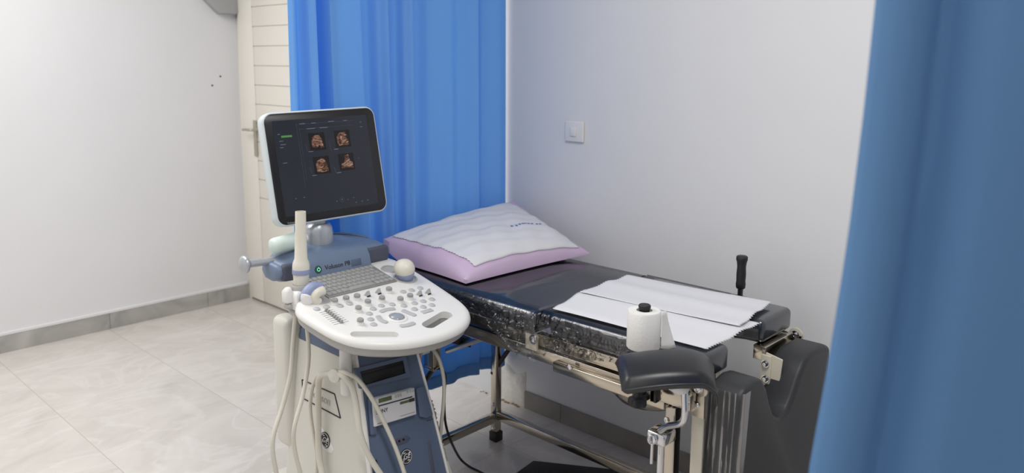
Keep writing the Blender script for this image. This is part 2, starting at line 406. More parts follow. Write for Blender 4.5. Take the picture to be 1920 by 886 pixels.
MB().grid([[curtain_pt(y, hemz(y)+.055+(2.55-hemz(y)-.055)*j/40) for j in range(41)] for y in ys]).build('curtain_cloth', M['curtain'], cur, thick=.0015)
MB().grid([[curtain_pt(y, hemz(y)+.055*j/4) for j in range(5)] for y in ys]).build('hem', M['hem'], cur, thick=.004)
MB().tube([(-2.465, 1.2, 2.58), (-2.465, 2.598, 2.58)], .012, 12).build('curtain_rail', M['steel2'], cur)

# the near curtain at the right edge of the picture, hanging close to the camera
EDGE = [(0, (1640)), (200, 1619), (450, 1588), (700, 1548), (886, 1514), (1300, 1470)]
D0 = 1.02
dirn = Vector((.80, .60, 0)).normalized()
cu2 = empty('curtain', (-.25, .80, .3), 'blurred blue curtain hanging close in front at the right edge', 'curtain')
rows = []
base = (ray(1640, 0)); 
NF = [(0, 0), (.012, .028), (.03, .036), (.055, .012), (.075, -.022), (.085, -.03), (.10, .01), (.125, .034), (.16, .03), (.22, .012), (.30, .0), (.36, .03), (.42, .0), (.50, .03), (.6, -.01), (.7, .02)]
nrm = Vector((dirn.y, -dirn.x, 0))     # towards the camera side
ey0 = ray(1600, 300); P0 = Vector((0, 0, H))+ey0*(D0/1.0)
for j in range(34):
    row = []
    # left edge position at this height from the photo's slanting edge
    zz = .3+j*(2.55-.3)/33
    t = 0
    # find image row for which the edge lies at height zz on the vertical plane through P0 along dirn
    lo, hi = -1200, 2400
    for _ in range(40):
        mid = (lo+hi)/2; ex = lerp([(-1200, 1760)]+EDGE+[(2400, 1400)], mid); d = ray(ex, mid)
        tt = (P0-CAM).dot(nrm)/d.dot(nrm); zc = (CAM+d*tt).z
        if zc > zz: lo = mid
        else: hi = mid
    L0 = CAM+d*tt; L0.z = zz
    for i in range(90):
        sN = i/89; s_ = .70*sN
        spread = 1+.25*(1-(zz-.3)/2.25)
        amp = lerp(NF, s_/spread*1.0)
        # smooth the fold table
        amp = (lerp(NF, s_/spread-.006)+amp+lerp(NF, s_/spread+.006))/3
        row.append(L0+dirn*s_+nrm*amp*.8)
    rows.append(row)
MB().grid(rows).build('curtain_cloth', M['curtain2'], cu2, thick=.0015)
sp = [r for r in rows[26]]
MB().grid([[v+nrm*.0018+Vector((0, 0, d)) for v in sp[20:]] for d in (0, .006)]).build('seam', M['hem'], cu2, thick=.001)
MB().tube([rows[-1][0]+Vector((0, 0, .02))-dirn*.2, rows[-1][-1]+Vector((0, 0, .02))+dirn*.3], .012, 12).build('curtain_rail', M['steel2'], cu2)

# ================================================================== ULTRASOUND MACHINE
YM = 1.470                                      # middle plane of the machine; its front looks along +x
um = empty('ultrasound_machine', (-2.05, YM, 0), 'white and blue-grey ultrasound machine on a cart with tilted monitor and control panel', 'ultrasound machine')
SL = .21; ca = 1/math.hypot(1, SL); EV = Vector((ca, 0, -SL*ca)); EN = Vector((SL*ca, 0, ca)); EUy = Vector((0, 1, 0))
PO = Vector((-2.0, 1.32, .860))
def pp(u, v, h=0): return PO+EUy*u+EV*v+EN*h
def pix(x, y, h=0):
    d = ray(x, y); t = ((PO+EN*h-CAM).dot(EN))/d.dot(EN); P = CAM+d*t-PO; return P.y, P.dot(EV)
A2 = lambda x, y: (430+x*.3386, 380+y*.3386)
B2 = lambda x, y: (660+x*.2031, 480+y*.2031)
C2 = lambda x, y: (520+x*.158, 500+y*.158)
def smooth_poly(P, it=2):
    for _ in range(it):
        Q = []
        for i in range(len(P)):
            a, b_ = Vector(P[i]), Vector(P[(i+1) % len(P)]); Q += [a*.75+b_*.25, a*.25+b_*.75]
        P = Q
    return [tuple(q) for q in P]
outl = [(.04, -.30), (.025, -.19), (-.025, -.125), (-.080, -.065), (-.115, -.01), (-.107, .09), (-.095, .17), (-.062, .235), (.008, .285), (.075, .312), (.16, .325), (.235, .322), (.30, .302), (.352, .262),
        (.382, .205), (.392, .13), (.400, .02), (.402, -.08), (.402, -.175), (.375, -.235), (.335, -.25), (.30, -.30)]
outl = smooth_poly(outl, 2)
ctr = Vector((.14, .02))
def scaled(P, d):
    out = []
    for p in P:
        v = Vector(p)-ctr; out.append(tuple(ctr+v*(1-d/v.length)))
    return out
rings = []
for d, h in ((.034, -.056), (.020, -.054), (.011, -.046), (.006, -.0215)):
    rings.append([pp(u, v, h) for u, v in scaled(outl, d)])
MB().loft(rings).build('panel_underside', M['grey'], um, bevel=.002)
rings = []
for d, h in ((.005, -.0215), (.001, -.020), (0, -.015), (.003, -.007), (.010, -.001), (.020, .0012), (.03, .0014)):
    rings.append([pp(u, v, h) for u, v in scaled(outl, d)])
panel = MB().loft(rings).build('control_panel', M['white'], um)
def slot(p, q, r, n=10):
    p = Vector(p); q = Vector(q); d = (q-p).normalized(); e = Vector((-d.y, d.x)); P = []
    for k in range(n+1): a = -PI/2+PI*k/n; P.append(tuple(q+d*Co(a)*r+e*S(a)*r))
    for k in range(n+1): a = PI/2+PI*k/n; P.append(tuple(p+d*Co(a)*r+e*S(a)*r))
    return P
ls, le = pix(668, 627), pix(735, 628)
rs, re = pix(804, 609), pix(836, 590)
RH, EH, LH = pix(760, 522), pix(730, 505), pix(599, 561)
cut(panel, [MB().prism(slot(rs, re, .021), pp, -.08, .03),
            MB().prism(slot((ls[0]+.0, ls[1]), (le[0]+.004, le[1]), .017), pp, -.014, .03),
            MB().lathe([(.036, -.02), (.036, .03)], pp(*RH), EN, 28, 1, 1), MB().lathe([(.024, -.03), (.024, .03)], pp(*EH), EN, 24),
            MB().lathe([(.030, -.02), (.030, .03)], pp(*LH), EN, 24)])
under = [o for o in bpy.data.objects if o.name == 'panel_underside'][0]
cut(under, [MB().prism(slot(rs, re, .023), pp, -.08, .03)])
for (c, r, nm) in ((RH, .036, 'probe_cup'), (EH, .024, 'probe_cup'), (LH, .030, 'probe_cup')):
    MB().lathe([(r+.006, .0012), (r+.004, .004), (r-.001, .004), (r-.004, -.008), (r-.008, -.018), (.0001, -.0185)], pp(*c), EN, 28).build(nm, M['grey'], um)
MB().lathe([(.013, 0), (.013, .0012), (.0001, .0012)], pp(EH[0], EH[1], -.0185), EN, 20).build('cup_hole', M['black'], um)
# keyboard
kbl, kbr, ktr, ktl = pix(612, 559), pix(739, 528), pix(697, 499), pix(576, 527)
ku0, ku1 = (kbl[0]+ktl[0])/2, (kbr[0]+ktr[0])/2; kv1, kv0 = (kbl[1]+kbr[1])/2, (ktl[1]+ktr[1])/2
kb = MB().prism([(ku0-.004, kv0-.004), (ku1+.004, kv0-.004), (ku1+.004, kv1+.006), (ku0-.004, kv1+.006)], pp, .0, .006).build('keyboard', M['kgap'], um, bevel=.002)
NR = 6; rh = (kv1-kv0)/NR; first = {}
def key(u, v, wd, hd):
    k = (round(wd, 4), round(hd, 4))
    c = pp(u+wd/2, v+hd/2, .006)
    if k not in first:
        a = .0006; P0_ = [(-wd/2+a, -hd/2+a), (wd/2-a, -hd/2+a), (wd/2-a, hd/2-a), (-wd/2+a, hd/2-a)]
        P1_ = [(x*.82, y*.78) for x, y in P0_]
        mk = MB(); mk.loft([[c+EUy*x+EV*y for x, y in P0_], [c+EUy*x+EV*y+EN*.0045 for x, y in P1_]])
        first[k] = (mk.build('key', M['key'], kb, bevel=.0006, seg=1), c)
    else:
        o, c0 = first[k]; copy_part(o, kb, c-c0)
for r in range(NR):
    v = kv0+r*rh
    if r < 5:
        n = 14; kw = (ku1-ku0)/n; sh = (0, .25, .45, .7, 0)[r]
        for i in range(n-(1 if sh else 0)): key(ku0+(i+(sh if sh else 0))*kw, v, kw, rh)
    else:
        kw = (ku1-ku0)/14; u = ku0
        for wdt in (1, 1, 1, 1.5, 5.5, 1, 1, 1, 1): key(u, v, kw*wdt, rh); u += kw*wdt
# rotary knobs, paddle switches, round buttons
def place(name, shapes, pts, m, h=0):
    f = None
    for p in pts:
        c = pp(p[0], p[1], .0014)
        if f is None: f = (shapes(c).build(name, m, um), c)
        else: copy_part(f[0], um, c-f[1])
KN = [pix(*B2(*p), .008) for p in ((58, 490), (75, 605), (145, 430), (275, 398), (445, 405), (535, 375), (340, 315), (45, 380))]+[pix(*C2(*p), .008) for p in ((680, 415), (815, 385), (945, 360))]
def knob(c):
    b = MB().lathe([(.0130, 0), (.0130, .0025), (.0112, .0035), (.0108, .0085), (.0095, .009)], c, EN, 20)
    b.cur = 1
    return b.lathe([(.0085, .0085), (.0100, .0095), (.0100, .0155), (.0088, .0172), (.0001, .0174)], c, EN, 20)
place('rotary_knob', knob, KN, [M['white'], M['key']])
def paddle(c):
    r = []
    for x, hh, t in ((-.009, .0, .008), (-.006, .004, .0075), (-.003, .012, .006), (.0, .019, .004), (.003, .019, .003), (.0045, .010, .005), (.007, .0, .008)):
        r.append([c+EUy*(-t)+EV*x+EN*hh, c+EUy*t+EV*x+EN*hh])
    b_ = MB().grid(r); b_.grid([[c+EUy*(s_*t)+EV*x+EN*(hh*k) for k in (0, 1)] for x, hh, t in ((-.009, 0, .008), (-.003, .012, .006), (.0, .019, .004), (.003, .019, .003), (.007, 0, .008)) for s_ in (1,)])
    b_.grid([[c+EUy*(-t)+EV*x+EN*(hh*k) for k in (0, 1)] for x, hh, t in ((-.009, 0, .008), (-.003, .012, .006), (.0, .019, .004), (.003, .019, .003), (.007, 0, .008))])
    return b_
place('paddle_switch', paddle, [pix(*B2(*p), .006) for p in ((145, 355), (245, 332), (625, 350), (705, 335))], M['dkey'])
BT = [pix(*B2(*p), .002) for p in ((195, 487), (160, 531), (173, 583), (200, 630), (271, 457), (371, 446), (480, 458), (577, 434), (577, 489), (657, 416), (658, 469), (738, 398), (738, 451), (473, 329), (551, 314), (630, 295))]+[pix(*C2(*p), .002) for p in ((468, 500), (583, 475), (745, 463), (858, 438))]
place('round_button', lambda c: MB().lathe([(.0108, 0), (.0108, .0015), (.0088, .0035), (.0001, .0037)], c, EN, 20), BT, M['dkey'])
# trackball with its four arc keys
tb = pix(*B2(415, 560), .003)
ring = MB().lathe([(.033, 0), (.033, .0015), (.029, .004), (.0245, .004), (.024, .001)], pp(*tb, .0012), EN, 36).build('trackball_ring', M['white'], um)
MB().lathe([(.0235, 0), (.0232, .004), (.0195, .0075), (.0135, .0100), (.007, .0115), (.0001, .012)], pp(*tb, .0005), EN, 32).build('trackball', M['tball'], um)
for pts in (((260, 515), (325, 492), (400, 485)), ((462, 498), (525, 525), (588, 550)), ((238, 550), (268, 590), (325, 615)), ((440, 645), (510, 638), (578, 615))):
    P = [pix(*B2(*p), .002) for p in pts]; c = smooth_path([(u, v, 0) for u, v in P], 5); L_, R_ = [], []
    for i, q in enumerate(c):
        t = (c[min(i+1, len(c)-1)]-c[max(i-1, 0)]).normalized(); e = Vector((-t.y, t.x, 0))*(.0085 if 0 < i < len(c)-1 else .006); L_.append((q+e)[:2]); R_.append((q-e)[:2])
    MB().prism(L_+R_[::-1], pp, .001, .0045).build('arc_key', M['dkey'], um, bevel=.0015)
c = pix(*B2(692, 512)); MB().prism([(c[0]-.021, c[1]-.009), (c[0]+.021, c[1]-.009), (c[0]+.021, c[1]+.009), (c[0]-.021, c[1]+.009)], pp, .001, .004).build('rectangular_key', M['dkey'], um, bevel=.0015)
# eight slide controls in their slots
s0, s1, s2, s3 = pix(*C2(500, 550)), pix(*C2(660, 512)), pix(*C2(672, 690)), pix(*C2(845, 648))
for i in range(8):
    t = i/7; a = Vector(s0)*(1-t)+Vector(s2)*t; b_ = Vector(s1)*(1-t)+Vector(s3)*t; d = (b_-a).normalized(); e = Vector((-d.y, d.x))*.0009
    tr_ = MB().prism([tuple(a-e), tuple(b_-e), tuple(b_+e), tuple(a+e)], pp, .001, .0020).build('slider_slot', M['gprint'], um)
    m_ = a*.5+b_*.5; e2 = Vector((-d.y, d.x))*.0034
    MB().loft([[pp(*(m_-d*w_-e2*k_), hh), pp(*(m_+d*w_-e2*k_), hh), pp(*(m_+d*w_+e2*k_), hh), pp(*(m_-d*w_+e2*k_), hh)] for w_, k_, hh in ((.0055, 1, .0018), (.004, .8, .006), (.0045, .85, .011))]).build('slider', M['key'], um, bevel=.0006, seg=1)

# ---- blue-grey housing behind the keyboard
XH = -2.20
def hbar(rw, names, m, y0, y1, parent=um, shrink=0, bev=.012):
    pass
pl, pr = onx(503, 500, XH), onx(724, 470, XH)
hy0, hy1 = pl.y-.002, pr.y
ym = (hy0+hy1)/2
# capsule: cross-section in x,z swept along y; middle bulges up for the monitor foot
hy0, hy1 = 1.262, 1.700; ym = (hy0+hy1)/2
def sec(t):
    e = (1-abs(t)**16)**.5 if abs(t) < 1 else 0
    e = max(e, .6); c_ = max(0, 1-t*t)
    xb_ = XH-.080-.090*c_**.8; zt = .960+.030*c_; zb_ = .890; zm = .927
    pts = [(XH+.004, .905), (XH+.012, .925), (XH+.010, .948), (XH-.006, .960+.006*c_), (XH-.05, .964+.018*c_), (xb_+.02, zt+.006*c_), (xb_, zt-.014), (xb_-.004, .925), (xb_+.02, zb_+.004), (XH-.03, zb_-.002), (XH-.008, zb_+.004)]
    xm = XH-.04
    return [Vector((xm+(x-xm)*(.62+.38*e), ym+t*(hy1-hy0)/2, zm+(z-zm)*e)) for x, z in pts]
ysx = [-1, -.992, -.975, -.95, -.91]+[-.86+1.72*i/24 for i in range(25)]+[.91, .95, .975, .992, 1]
house = MB().loft([sec(t) for t in ysx]).build('housing', M['blue'], um, ang=20)
# sloping console in front of it
fbl, fbr = pix(588, 523, .004), pix(691, 498, .004)
y0c, y1c = PO.y+fbl[0]-.004, PO.y+fbr[0]+.004
vb = (fbl[1]+fbr[1])/2; xb = pp(0, vb).x; zb = pp(0, vb).z
prof = [(xb, zb), (xb-.004, zb+.006), (XH+.022, .938), (XH+.006, .962), (XH-.03, .978), (XH-.09, .980), (XH-.09, zb-.02), (xb-.01, zb-.02)]
MB().prism([(x, z) for x, z in prof], lambda u, v, h: Vector((u, h, v)), y0c-.012, y1c+.012).build('console', M['blue'], um, bevel=.008, seg=3, ang=25)
fa = Vector((xb-.004, 0, zb+.006)); fb_ = Vector((XH+.022, 0, .938)); fd = (fb_-fa).normalized(); fn_ = Vector((0, 1, 0)).cross(fd).normalized()
if fn_.x < 0: fn_ = -fn_
def onface(x, y, off=0):
    d = ray(x, y); t = ((fa+fn_*off-CAM).dot(fn_))/d.dot(fn_); return CAM+d*t
pb = onface(596.5, 505)
MB().lathe([(.013, 0), (.012, .003), (.0001, .0035)], pb, fn_, 24).build('power_button', M['ledrim'], um)
b = MB()
for k in range(14):
    a0 = PI/2+.5+k*(2*PI-1.0)/14; a1 = a0+(2*PI-1.0)/14
    P_ = [pb+fn_*.0038+Vector((0, 1, 0))*Co(a)*r+fd*S(a)*r for a, r in ((a0, .0045), (a1, .0045), (a1, .006), (a0, .006))]; b.add(P_, [(0, 1, 2, 3)])
b.box(pb+fn_*.0040+fd*.0055, (.0008, .0014, .005), Matrix((fn_, Vector((0, 1, 0)), fd)).transposed())
b.build('power_mark', M['led'], um)
tp = onface(633, 497); text('model_lettering', 'Voluson P8', .0215, M['ink2'], um, tp+fn_*.0006, (0, 1, 0), fd, .0008)
mp_ = onface(668, 491); Bf = Matrix((fn_, Vector((0, 1, 0)), fd)).transposed()
MB().box(mp_, (.003, .040, .023), Bf).box(mp_+Vector((0, .014, 0))+fn_*.002, (.002, .003, .019), Bf).build('port_cover', M['dblue'], um, bevel=.001)
# speaker grilles at both ends
for y0, y1 in ((hy0+.012, hy0+.105), (hy1-.105, hy1-.010)):
    MB().span((XH-.02, y0, .900), (XH+.0170, y1, .954)).build('speaker_grille', M['mesh'], um, bevel=.010, seg=4)
# end cap, telescopic side handle with its disc, trim on top
MB().loft([[Vector((XH-.055+(v.x-XH+.055)*k, hy0+d, .927+(v.z-.927)*k)) for v in sec(-.95)] for d, k in ((.016, 1.03), (.008, 1.03), (.001, 1.0), (-.004, .9), (-.006, .7))]).build('end_cap', M['blue'], um, ang=60)
hx0 = onx(505, 489, XH-.06); hx1 = onx(464, 495, XH-.06)
dd = (hx1-hx0).normalized()
MB().cyl(hx0+dd*-.02, hx1, .0125, .0125, 20).build('side_bar', M['silver'], um)
MB().lathe([(.012, -.008), (.018, 0), (.027, .005), (.029, .010), (.027, .016), (.017, .020), (.0001, .021)], hx1, dd, 28).build('side_knob', M['silver'], um)
MB().tube([sec(t)[5]+Vector((.012, 0, .001)) for t in (.25, .4, .55, .7, .8, .86)], .0045, 8).build('top_trim', M['dblue'], um)

# ---- monitor on its silver foot
MC = Vector((-2.262, 1.500, 1.249)); maz, mti, mro = math.radians(-6.5), math.radians(11.3), math.radians(1.5); MW, MH = .412, .371
mn = Vector((Co(maz)*Co(mti), S(maz)*Co(mti), S(mti))); mu = Vector((-S(maz), Co(maz), 0)); mv = mn.cross(mu)
mu, mv = mu*Co(mro)+mv*S(mro), mv*Co(mro)-mu*S(mro)
def mm(u, v, h=0): return MC+mu*u+mv*v+mn*h
def rrect(w_, h_, r, n=7):
    P = []
    for cx_, cy_, a0 in ((w_/2-r, h_/2-r, 0), (-w_/2+r, h_/2-r, PI/2), (-w_/2+r, -h_/2+r, PI), (w_/2-r, -h_/2+r, 3*PI/2)):
        for k in range(n+1): a = a0+PI/2*k/n; P.append((cx_+r*Co(a), cy_+r*S(a)))
    return P
mon = MB().loft([[mm(u, v, h) for u, v in rrect(MW-d, MH-d, .034-d/4)] for d, h in ((.16, -.062), (.09, -.056), (.030, -.048), (.008, -.044), (0, -.038), (0, -.006), (.004, -.001), (.010, 0))]).build('monitor', mat('pale_grey_monitor_shell', (206, 216, 220), .35), um, ang=60)
MB().loft([[mm(u, v, h) for u, v in rrect(MW-d, MH-d, .032-d/4)] for d, h in ((.012, -.004), (.012, .0012), (.016, .0022))]).build('bezel', M['bezel'], mon)
# screen with the ultrasound pictures it shows
mS = mat('screen_dark', (30, 33, 42), .14, spec=.5, emit=(34, 40, 54), es=.25)
def tissue():
    m = mat('screen_picture', (8, 6, 6), .2, emit=(200, 150, 120), es=.5); nt = m.node_tree; N = nt.nodes; L = nt.links
    tc = N.new('ShaderNodeTexCoord'); mp = N.new('ShaderNodeMapping'); mp.inputs['Scale'].default_value = (50, 34, 75); L.new(tc.outputs['Object'], mp.inputs[0])
    n = N.new('ShaderNodeTexNoise'); n.inputs['Scale'].default_value = 1; n.inputs['Detail'].default_value = 5; n.inputs['Distortion'].default_value = 2.5; L.new(mp.outputs[0], n.inputs['Vector'])
    r = N.new('ShaderNodeValToRGB'); e = r.color_ramp.elements; e[0].position = .36; e[0].color = srgb(22, 12, 12); e[1].position = .66; e[1].color = srgb(216, 186, 158); x = e.new(.5); x.color = srgb(138, 84, 62)
    L.new(n.outputs['Fac'], r.inputs['Fac']); L.new(r.outputs[0], N['Principled BSDF'].inputs['Emission Color']); return m
mT = tissue(); mG = mat('screen_green', (20, 60, 20), .3, emit=(70, 140, 60), es=.8); mX = mat('screen_text', (60, 64, 76), .3, emit=(130, 138, 156), es=.45); mLn = mat('screen_line', (40, 44, 60), .3, emit=(70, 78, 104), es=.5); mDk = mat('screen_black', (10, 8, 10), .2)
def mpx(x, y, h=.003):
    d = ray(x, y); t = ((MC+mn*h-CAM).dot(mn))/d.dot(mn); P = CAM+d*t-MC; return P.dot(mu), P.dot(mv)
D4 = lambda x, y: (500+x*.2371, 210+y*.2371)
sc_ = MB()
q = [mpx(509, 227), mpx(685, 215), mpx(711, 382), mpx(536, 405)]
u0, u1 = (q[0][0]+q[3][0])/2, (q[1][0]+q[2][0])/2; v0, v1 = (q[2][1]+q[3][1])/2, (q[0][1]+q[1][1])/2
sc_.prism([(u0, v0), (u1, v0), (u1, v1), (u0, v1)], mm, .001, .0026)
def patch(cx_, cy_, w_, h_, k, shape=None, hh=.0029):
    sc_.cur = k; P = shape or [(-1, -1), (1, -1), (1, 1), (-1, 1)]
    sc_.add([mm(cx_+a*w_/2, cy_+b_*h_/2, hh) for a, b_ in P], [list(range(len(P)))])
for (x, y), sh in (((400, 232), [(-.9, -.75), (-.95, .1), (-.75, .6), (-.2, .95), (.45, .9), (.75, .3), (1, -.9), (.5, -1), (.3, -.5), (-.2, -.9)]), ((600, 210), [(-.9, -1), (-.95, .4), (-.4, .9), (.5, 1), (.8, .5), (1.05, -.9), (.3, -1)]),
                    ((437, 418), [(-.9, -1), (-.95, .2), (-.6, .7), (.2, 1), (.6, .8), (1.05, -.9), (.3, -1)]), ((633, 392), [(-1, -.9), (-.9, -.2), (-.3, .1), (-.35, .9), (.4, 1.1), (.6, .2), (1, -.1), (1.05, -1), (.1, -.8)])):
    c = mpx(*D4(x, y)); patch(*c, .058, .058, 5, hh=.0028); patch(*c, .044, .046, 1, sh, hh=.0031)
c = mpx(*D4(158, 192)); patch(*c, .037, .0065, 2, hh=.0031)
for x, y, w_ in ((115, 230, .014), (130, 257, .018), (120, 281, .012), (147, 403, .015), (95, 176, .008), (280, 92, .02), (370, 86, .016), (510, 73, .022), (620, 66, .014), (350, 312, .016), (550, 292, .016), (378, 500, .016), (572, 478, .016), (350, 130, .03), (450, 122, .03), (742, 78, .006), (747, 115, .008), (232, 684, .005), (298, 674, .005), (556, 704, .004), (642, 690, .004), (708, 712, .005), (756, 703, .005), (801, 695, .005), (688, 675, .003), (725, 362, .002)):
    c = mpx(*D4(x, y)); patch(*c, w_, .0019, 3, hh=.0030)
for x in (310, 500):
    for k in range(4): c = mpx(*D4(x+k*4, 255+k*16)); patch(*c, .0015, .0015, 3, hh=.003); c = mpx(*D4(x+35+k*4, 440+k*12)); patch(*c, .0015, .0015, 3, hh=.003)
c0, c1 = mpx(*D4(232, 90)), mpx(*D4(310, 596)); patch((c0[0]+c1[0])/2, (c0[1]+c1[1])/2, .0007, abs(c0[1]-c1[1]), 4)
c0, c1 = mpx(*D4(250, 120)), mpx(*D4(325, 540)); patch((c0[0]+c1[0])/2, (c0[1]+c1[1])/2, .0006, abs(c0[1]-c1[1]), 4)
c0, c1 = mpx(*D4(232, 100)), mpx(*D4(690, 62)); patch((c0[0]+c1[0])/2, (c0[1]+c1[1])/2, abs(c0[0]-c1[0]), .0007, 4)
c0, c1 = mpx(*D4(252, 135)), mpx(*D4(690, 100)); patch((c0[0]+c1[0])/2, (c0[1]+c1[1])/2, abs(c0[0]-c1[0]), .0006, 4)
c = mpx(*D4(597, 690))
for k in range(16): a = k*PI/8; patch(c[0]+.0075*Co(a), c[1]+.0075*S(a), .0016, .0016, 4)
patch(*c, .003, .004, 3)
scr = sc_.build('screen', [mS, mT, mG, mX, mLn, mDk], mon, smooth=False)
c = mpx(548, 417); text('monitor_lettering', 'Voluson', .010, M['gprint'], mon, mm(c[0], c[1], .0026), mu, mv, .0003)
# foot
fc = onx(598, 447, XH-.088)
fx, fy = XH-.088, fc.y
MB().lathe([(.050, .972), (.051, .98), (.050, 1.015), (.047, 1.035), (.038, 1.048), (.0001, 1.052)], (fx, fy, 0), (0, 0, 1), 40, .85, 1).build('monitor_foot', M['silver'], um)
MB().cyl((fx, fy, 1.04), (fx-.03, fy-.01, 1.2), .026, .024).box(MC-mn*.066+mv*-.02, (.02, .11, .11), Matrix((mn, mu, mv)).transposed()).build('monitor_arm', M['silver'], um, bevel=.004)

# ---- body
def bsec(z):
    k = max(0, (.72-z)/.6)
    xf = -1.945+.17*k**.9; xk = -2.25-.05*k; hw_ = .122+.055*k
    return xf, xk, hw_
def body_ring(z, inset=0):
    xf, xk, hw_ = bsec(z); r = .035; P = []
    for cx_, cy_, a0 in ((xf-r, YM+hw_-r, 0), (xk+r, YM+hw_-r, PI/2), (xk+r, YM-hw_+r, PI), (xf-r, YM-hw_+r, 3*PI/2)):
        for j in range(6): a = a0+PI/2*j/5; P.append(Vector((cx_+r*Co(a), cy_+r*S(a), z+.10*max(0, ((cx_+r*Co(a))-xf+.02)*-.12))))
    return P
MB().loft([body_ring(z) for z in (.16, .2, .3, .4, .5, .6, .66, .685)]).build('body', M['offw'], um, ang=60)
# front fascia, slate blue, framed by the white shell
def fz(z, y, off): return Vector((bsec(z)[0]+off, y, z))
def fpanel(name, z0, z1, y0, y1, off, m, n=12, th=.02, bev=.003, edge=0):
    R_ = []
    for i in range(n+1):
        z = z0+(z1-z0)*i/n; hw_ = bsec(z)[2]
        a_, c_ = YM+hw_*y0+edge, YM+hw_*y1-edge
        R_.append([fz(z, a_, off-th), fz(z, c_, off-th), fz(z, c_, off), fz(z, a_, off)])
    return MB().loft(R_).build(name, m, um, bevel=bev)
fas = fpanel('front_fascia', .18, .712, -.86, .90, .006, M['dblue'])
for s_, nm in ((-1, 'edge_trim'), (1, 'edge_trim')):
    R_ = []
    for i in range(15):
        z = .17+.56*i/14; hw_ = bsec(z)[2]; y = YM+s_*(hw_*(.86 if s_ < 0 else .90)+.003); R_.append([fz(z, y-.005, -.02), fz(z, y+.005, -.02), fz(z, y+.004, .011), fz(z, y-.004, .011)])
    MB().loft(R_).build(nm, M['white'], um, bevel=.002)
# helper: pixel onto the sloping front face
def onfront(x, y, off=.006):
    d = ray(x, y); z = .6
    for _ in range(12):
        X = bsec(z)[0]+off; P = CAM+d*(X/d.x); z = P.z
    return P
def fquad(pts, off0, off1):
    Q = [onfront(*p) for p in pts]; ns = Vector((1, 0, .25)).normalized()
    return [q+ns*off0 for q in Q], [q+ns*off1 for q in Q]
def fslab(name, pts, off0, off1, m, bev=.001, parent=um):
    a_, c_ = fquad(pts, off0, off1); return MB().loft([a_, c_]).build(name, m, parent, bevel=bev)
# disk bay: raised frame and dark slot
fr_ = MB()
outer = [(664, 690), (758, 667), (768, 706), (674, 728)]; inner = [(673, 696), (754, 675), (759, 699), (681, 722)]
oa, ob = fquad(outer, -.004, .008); ia, ib = fquad(inner, -.004, .006)
fr_.add(ob+ib+oa+ia, [(0, 1, 5, 4), (1, 2, 6, 5), (2, 3, 7, 6), (3, 0, 4, 7), (0, 8, 9, 1), (1, 9, 10, 2), (2, 10, 11, 3), (3, 11, 8, 0), (4, 5, 13, 12), (5, 6, 14, 13), (6, 7, 15, 14), (7, 4, 12, 15)]).build('drive_surround', M['dblue'], um)
fslab('disk_drive', inner, -.003, .002, M['black'], .001)
fslab('drive_tray', [(677, 702), (755, 681), (757, 690), (679, 711)], .001, .004, M['rubber'], .001)
# lower details
fslab('fascia_seam', [(688, 816), (704, 812), (704.4, 813), (688.4, 817)], -.001, .001, M['ink2'], 0)
fslab('fascia_seam', [(800, 788), (812, 784), (812.4, 785), (800.4, 789)], -.001, .001, M['ink2'], 0)
fslab('handle_recess', [(742, 822), (764, 815), (770, 821), (764, 829), (746, 835), (738, 831)], -.002, .001, M['mesh'], .001)
for px, py in ((741, 829), (748, 826), (756, 823)): 
    MB().lathe([(.0035, 0), (.0035, .002), (.0001, .002)], onfront(px, py)+Vector((.001, 0, 0)), (1, 0, .25), 10).build('indicator_dot', M['black'], um)
fslab('side_vent', [(801, 828), (806, 826), (816, 886), (808, 886)], -.002, .0015, M['mesh'], .001)
fslab('vent_slot', [(700, 862), (706, 861), (709, 874), (704, 876)], -.002, .0015, M['black'], 0)
def monogram(c, n, r, parent, squash=1):
    n = Vector(n).normalized(); ex = Vector((0, 0, 1)).cross(n).normalized(); ey = n.cross(ex)
    d = MB().lathe([(r, 0), (r, .0016), (r*.97, .002), (.0001, .002)], c, n, 36).build('emblem', M['ink2'], parent)
    def arc(cx_, cy_, rad, a0, a1, k=12, ry=None): return [Vector(c)+n*.0024+ex*(cx_+rad*Co(a0+(a1-a0)*i/k))*r+ey*(cy_+(ry or rad)*S(a0+(a1-a0)*i/k))*r for i in range(k+1)]
    b_ = MB(); t = .045*r
    b_.tube(arc(0, 0, .86, 0, 2*PI, 36), t*.8, 6)
    for k in range(4): a = k*PI/2+.4; b_.tube(arc(.70*Co(a), .70*S(a), .16, a+PI*.1, a+PI*1.3, 8), t, 6)
    b_.build('emblem_ring', M['white'], d)
    text('emblem_lettering', 'GE', r*.95, M['white'], d, Vector(c)+n*.0024, ex, ey, .0004, .35)
    return d
monogram(onfront(761, 855)+Vector((.001, 0, 0)), (1, 0, .25), .0235, um)
# white side: badge frame, lettering, recess and emblem
def onside(x, y):
    d = ray(x, y); z = .5
    for _ in range(12):
        Y = YM-bsec(z)[2]; P = CAM+d*(Y/d.y); z = P.z
    return P
so = Vector((0, -1, .08)).normalized()
bp = [onside(567, 711), onside(628, 738), onside(639, 783), onside(569, 746)]
b = MB()
for i in range(4):
    a_, c_ = bp[i], bp[(i+1) % 4]; b.bar(a_+so*.001, c_+so*.001, .003, .003, so)
b.build('badge_frame', M['ink2'], um)
ctr_ = sum(bp, Vector())/4; exb = ((bp[1]-bp[0])+(bp[2]-bp[3])).normalized()
text('badge_lettering', 'Voluson', .036, M['grey'], um, ctr_+so*.001, exb, so.cross(exb), .0006)
rc = [onside(594, 800), onside(600, 795), onside(618, 825), onside(626, 842), onside(622, 850), onside(612, 845), onside(598, 830), onside(592, 815)]
MB().loft([[q-so*.002 for q in rc], [q+so*.0015 for q in rc]]).build('emblem_recess', M['white'], um, bevel=.001)
monogram(onside(611, 824)+so*.0015, so, .0255, um)
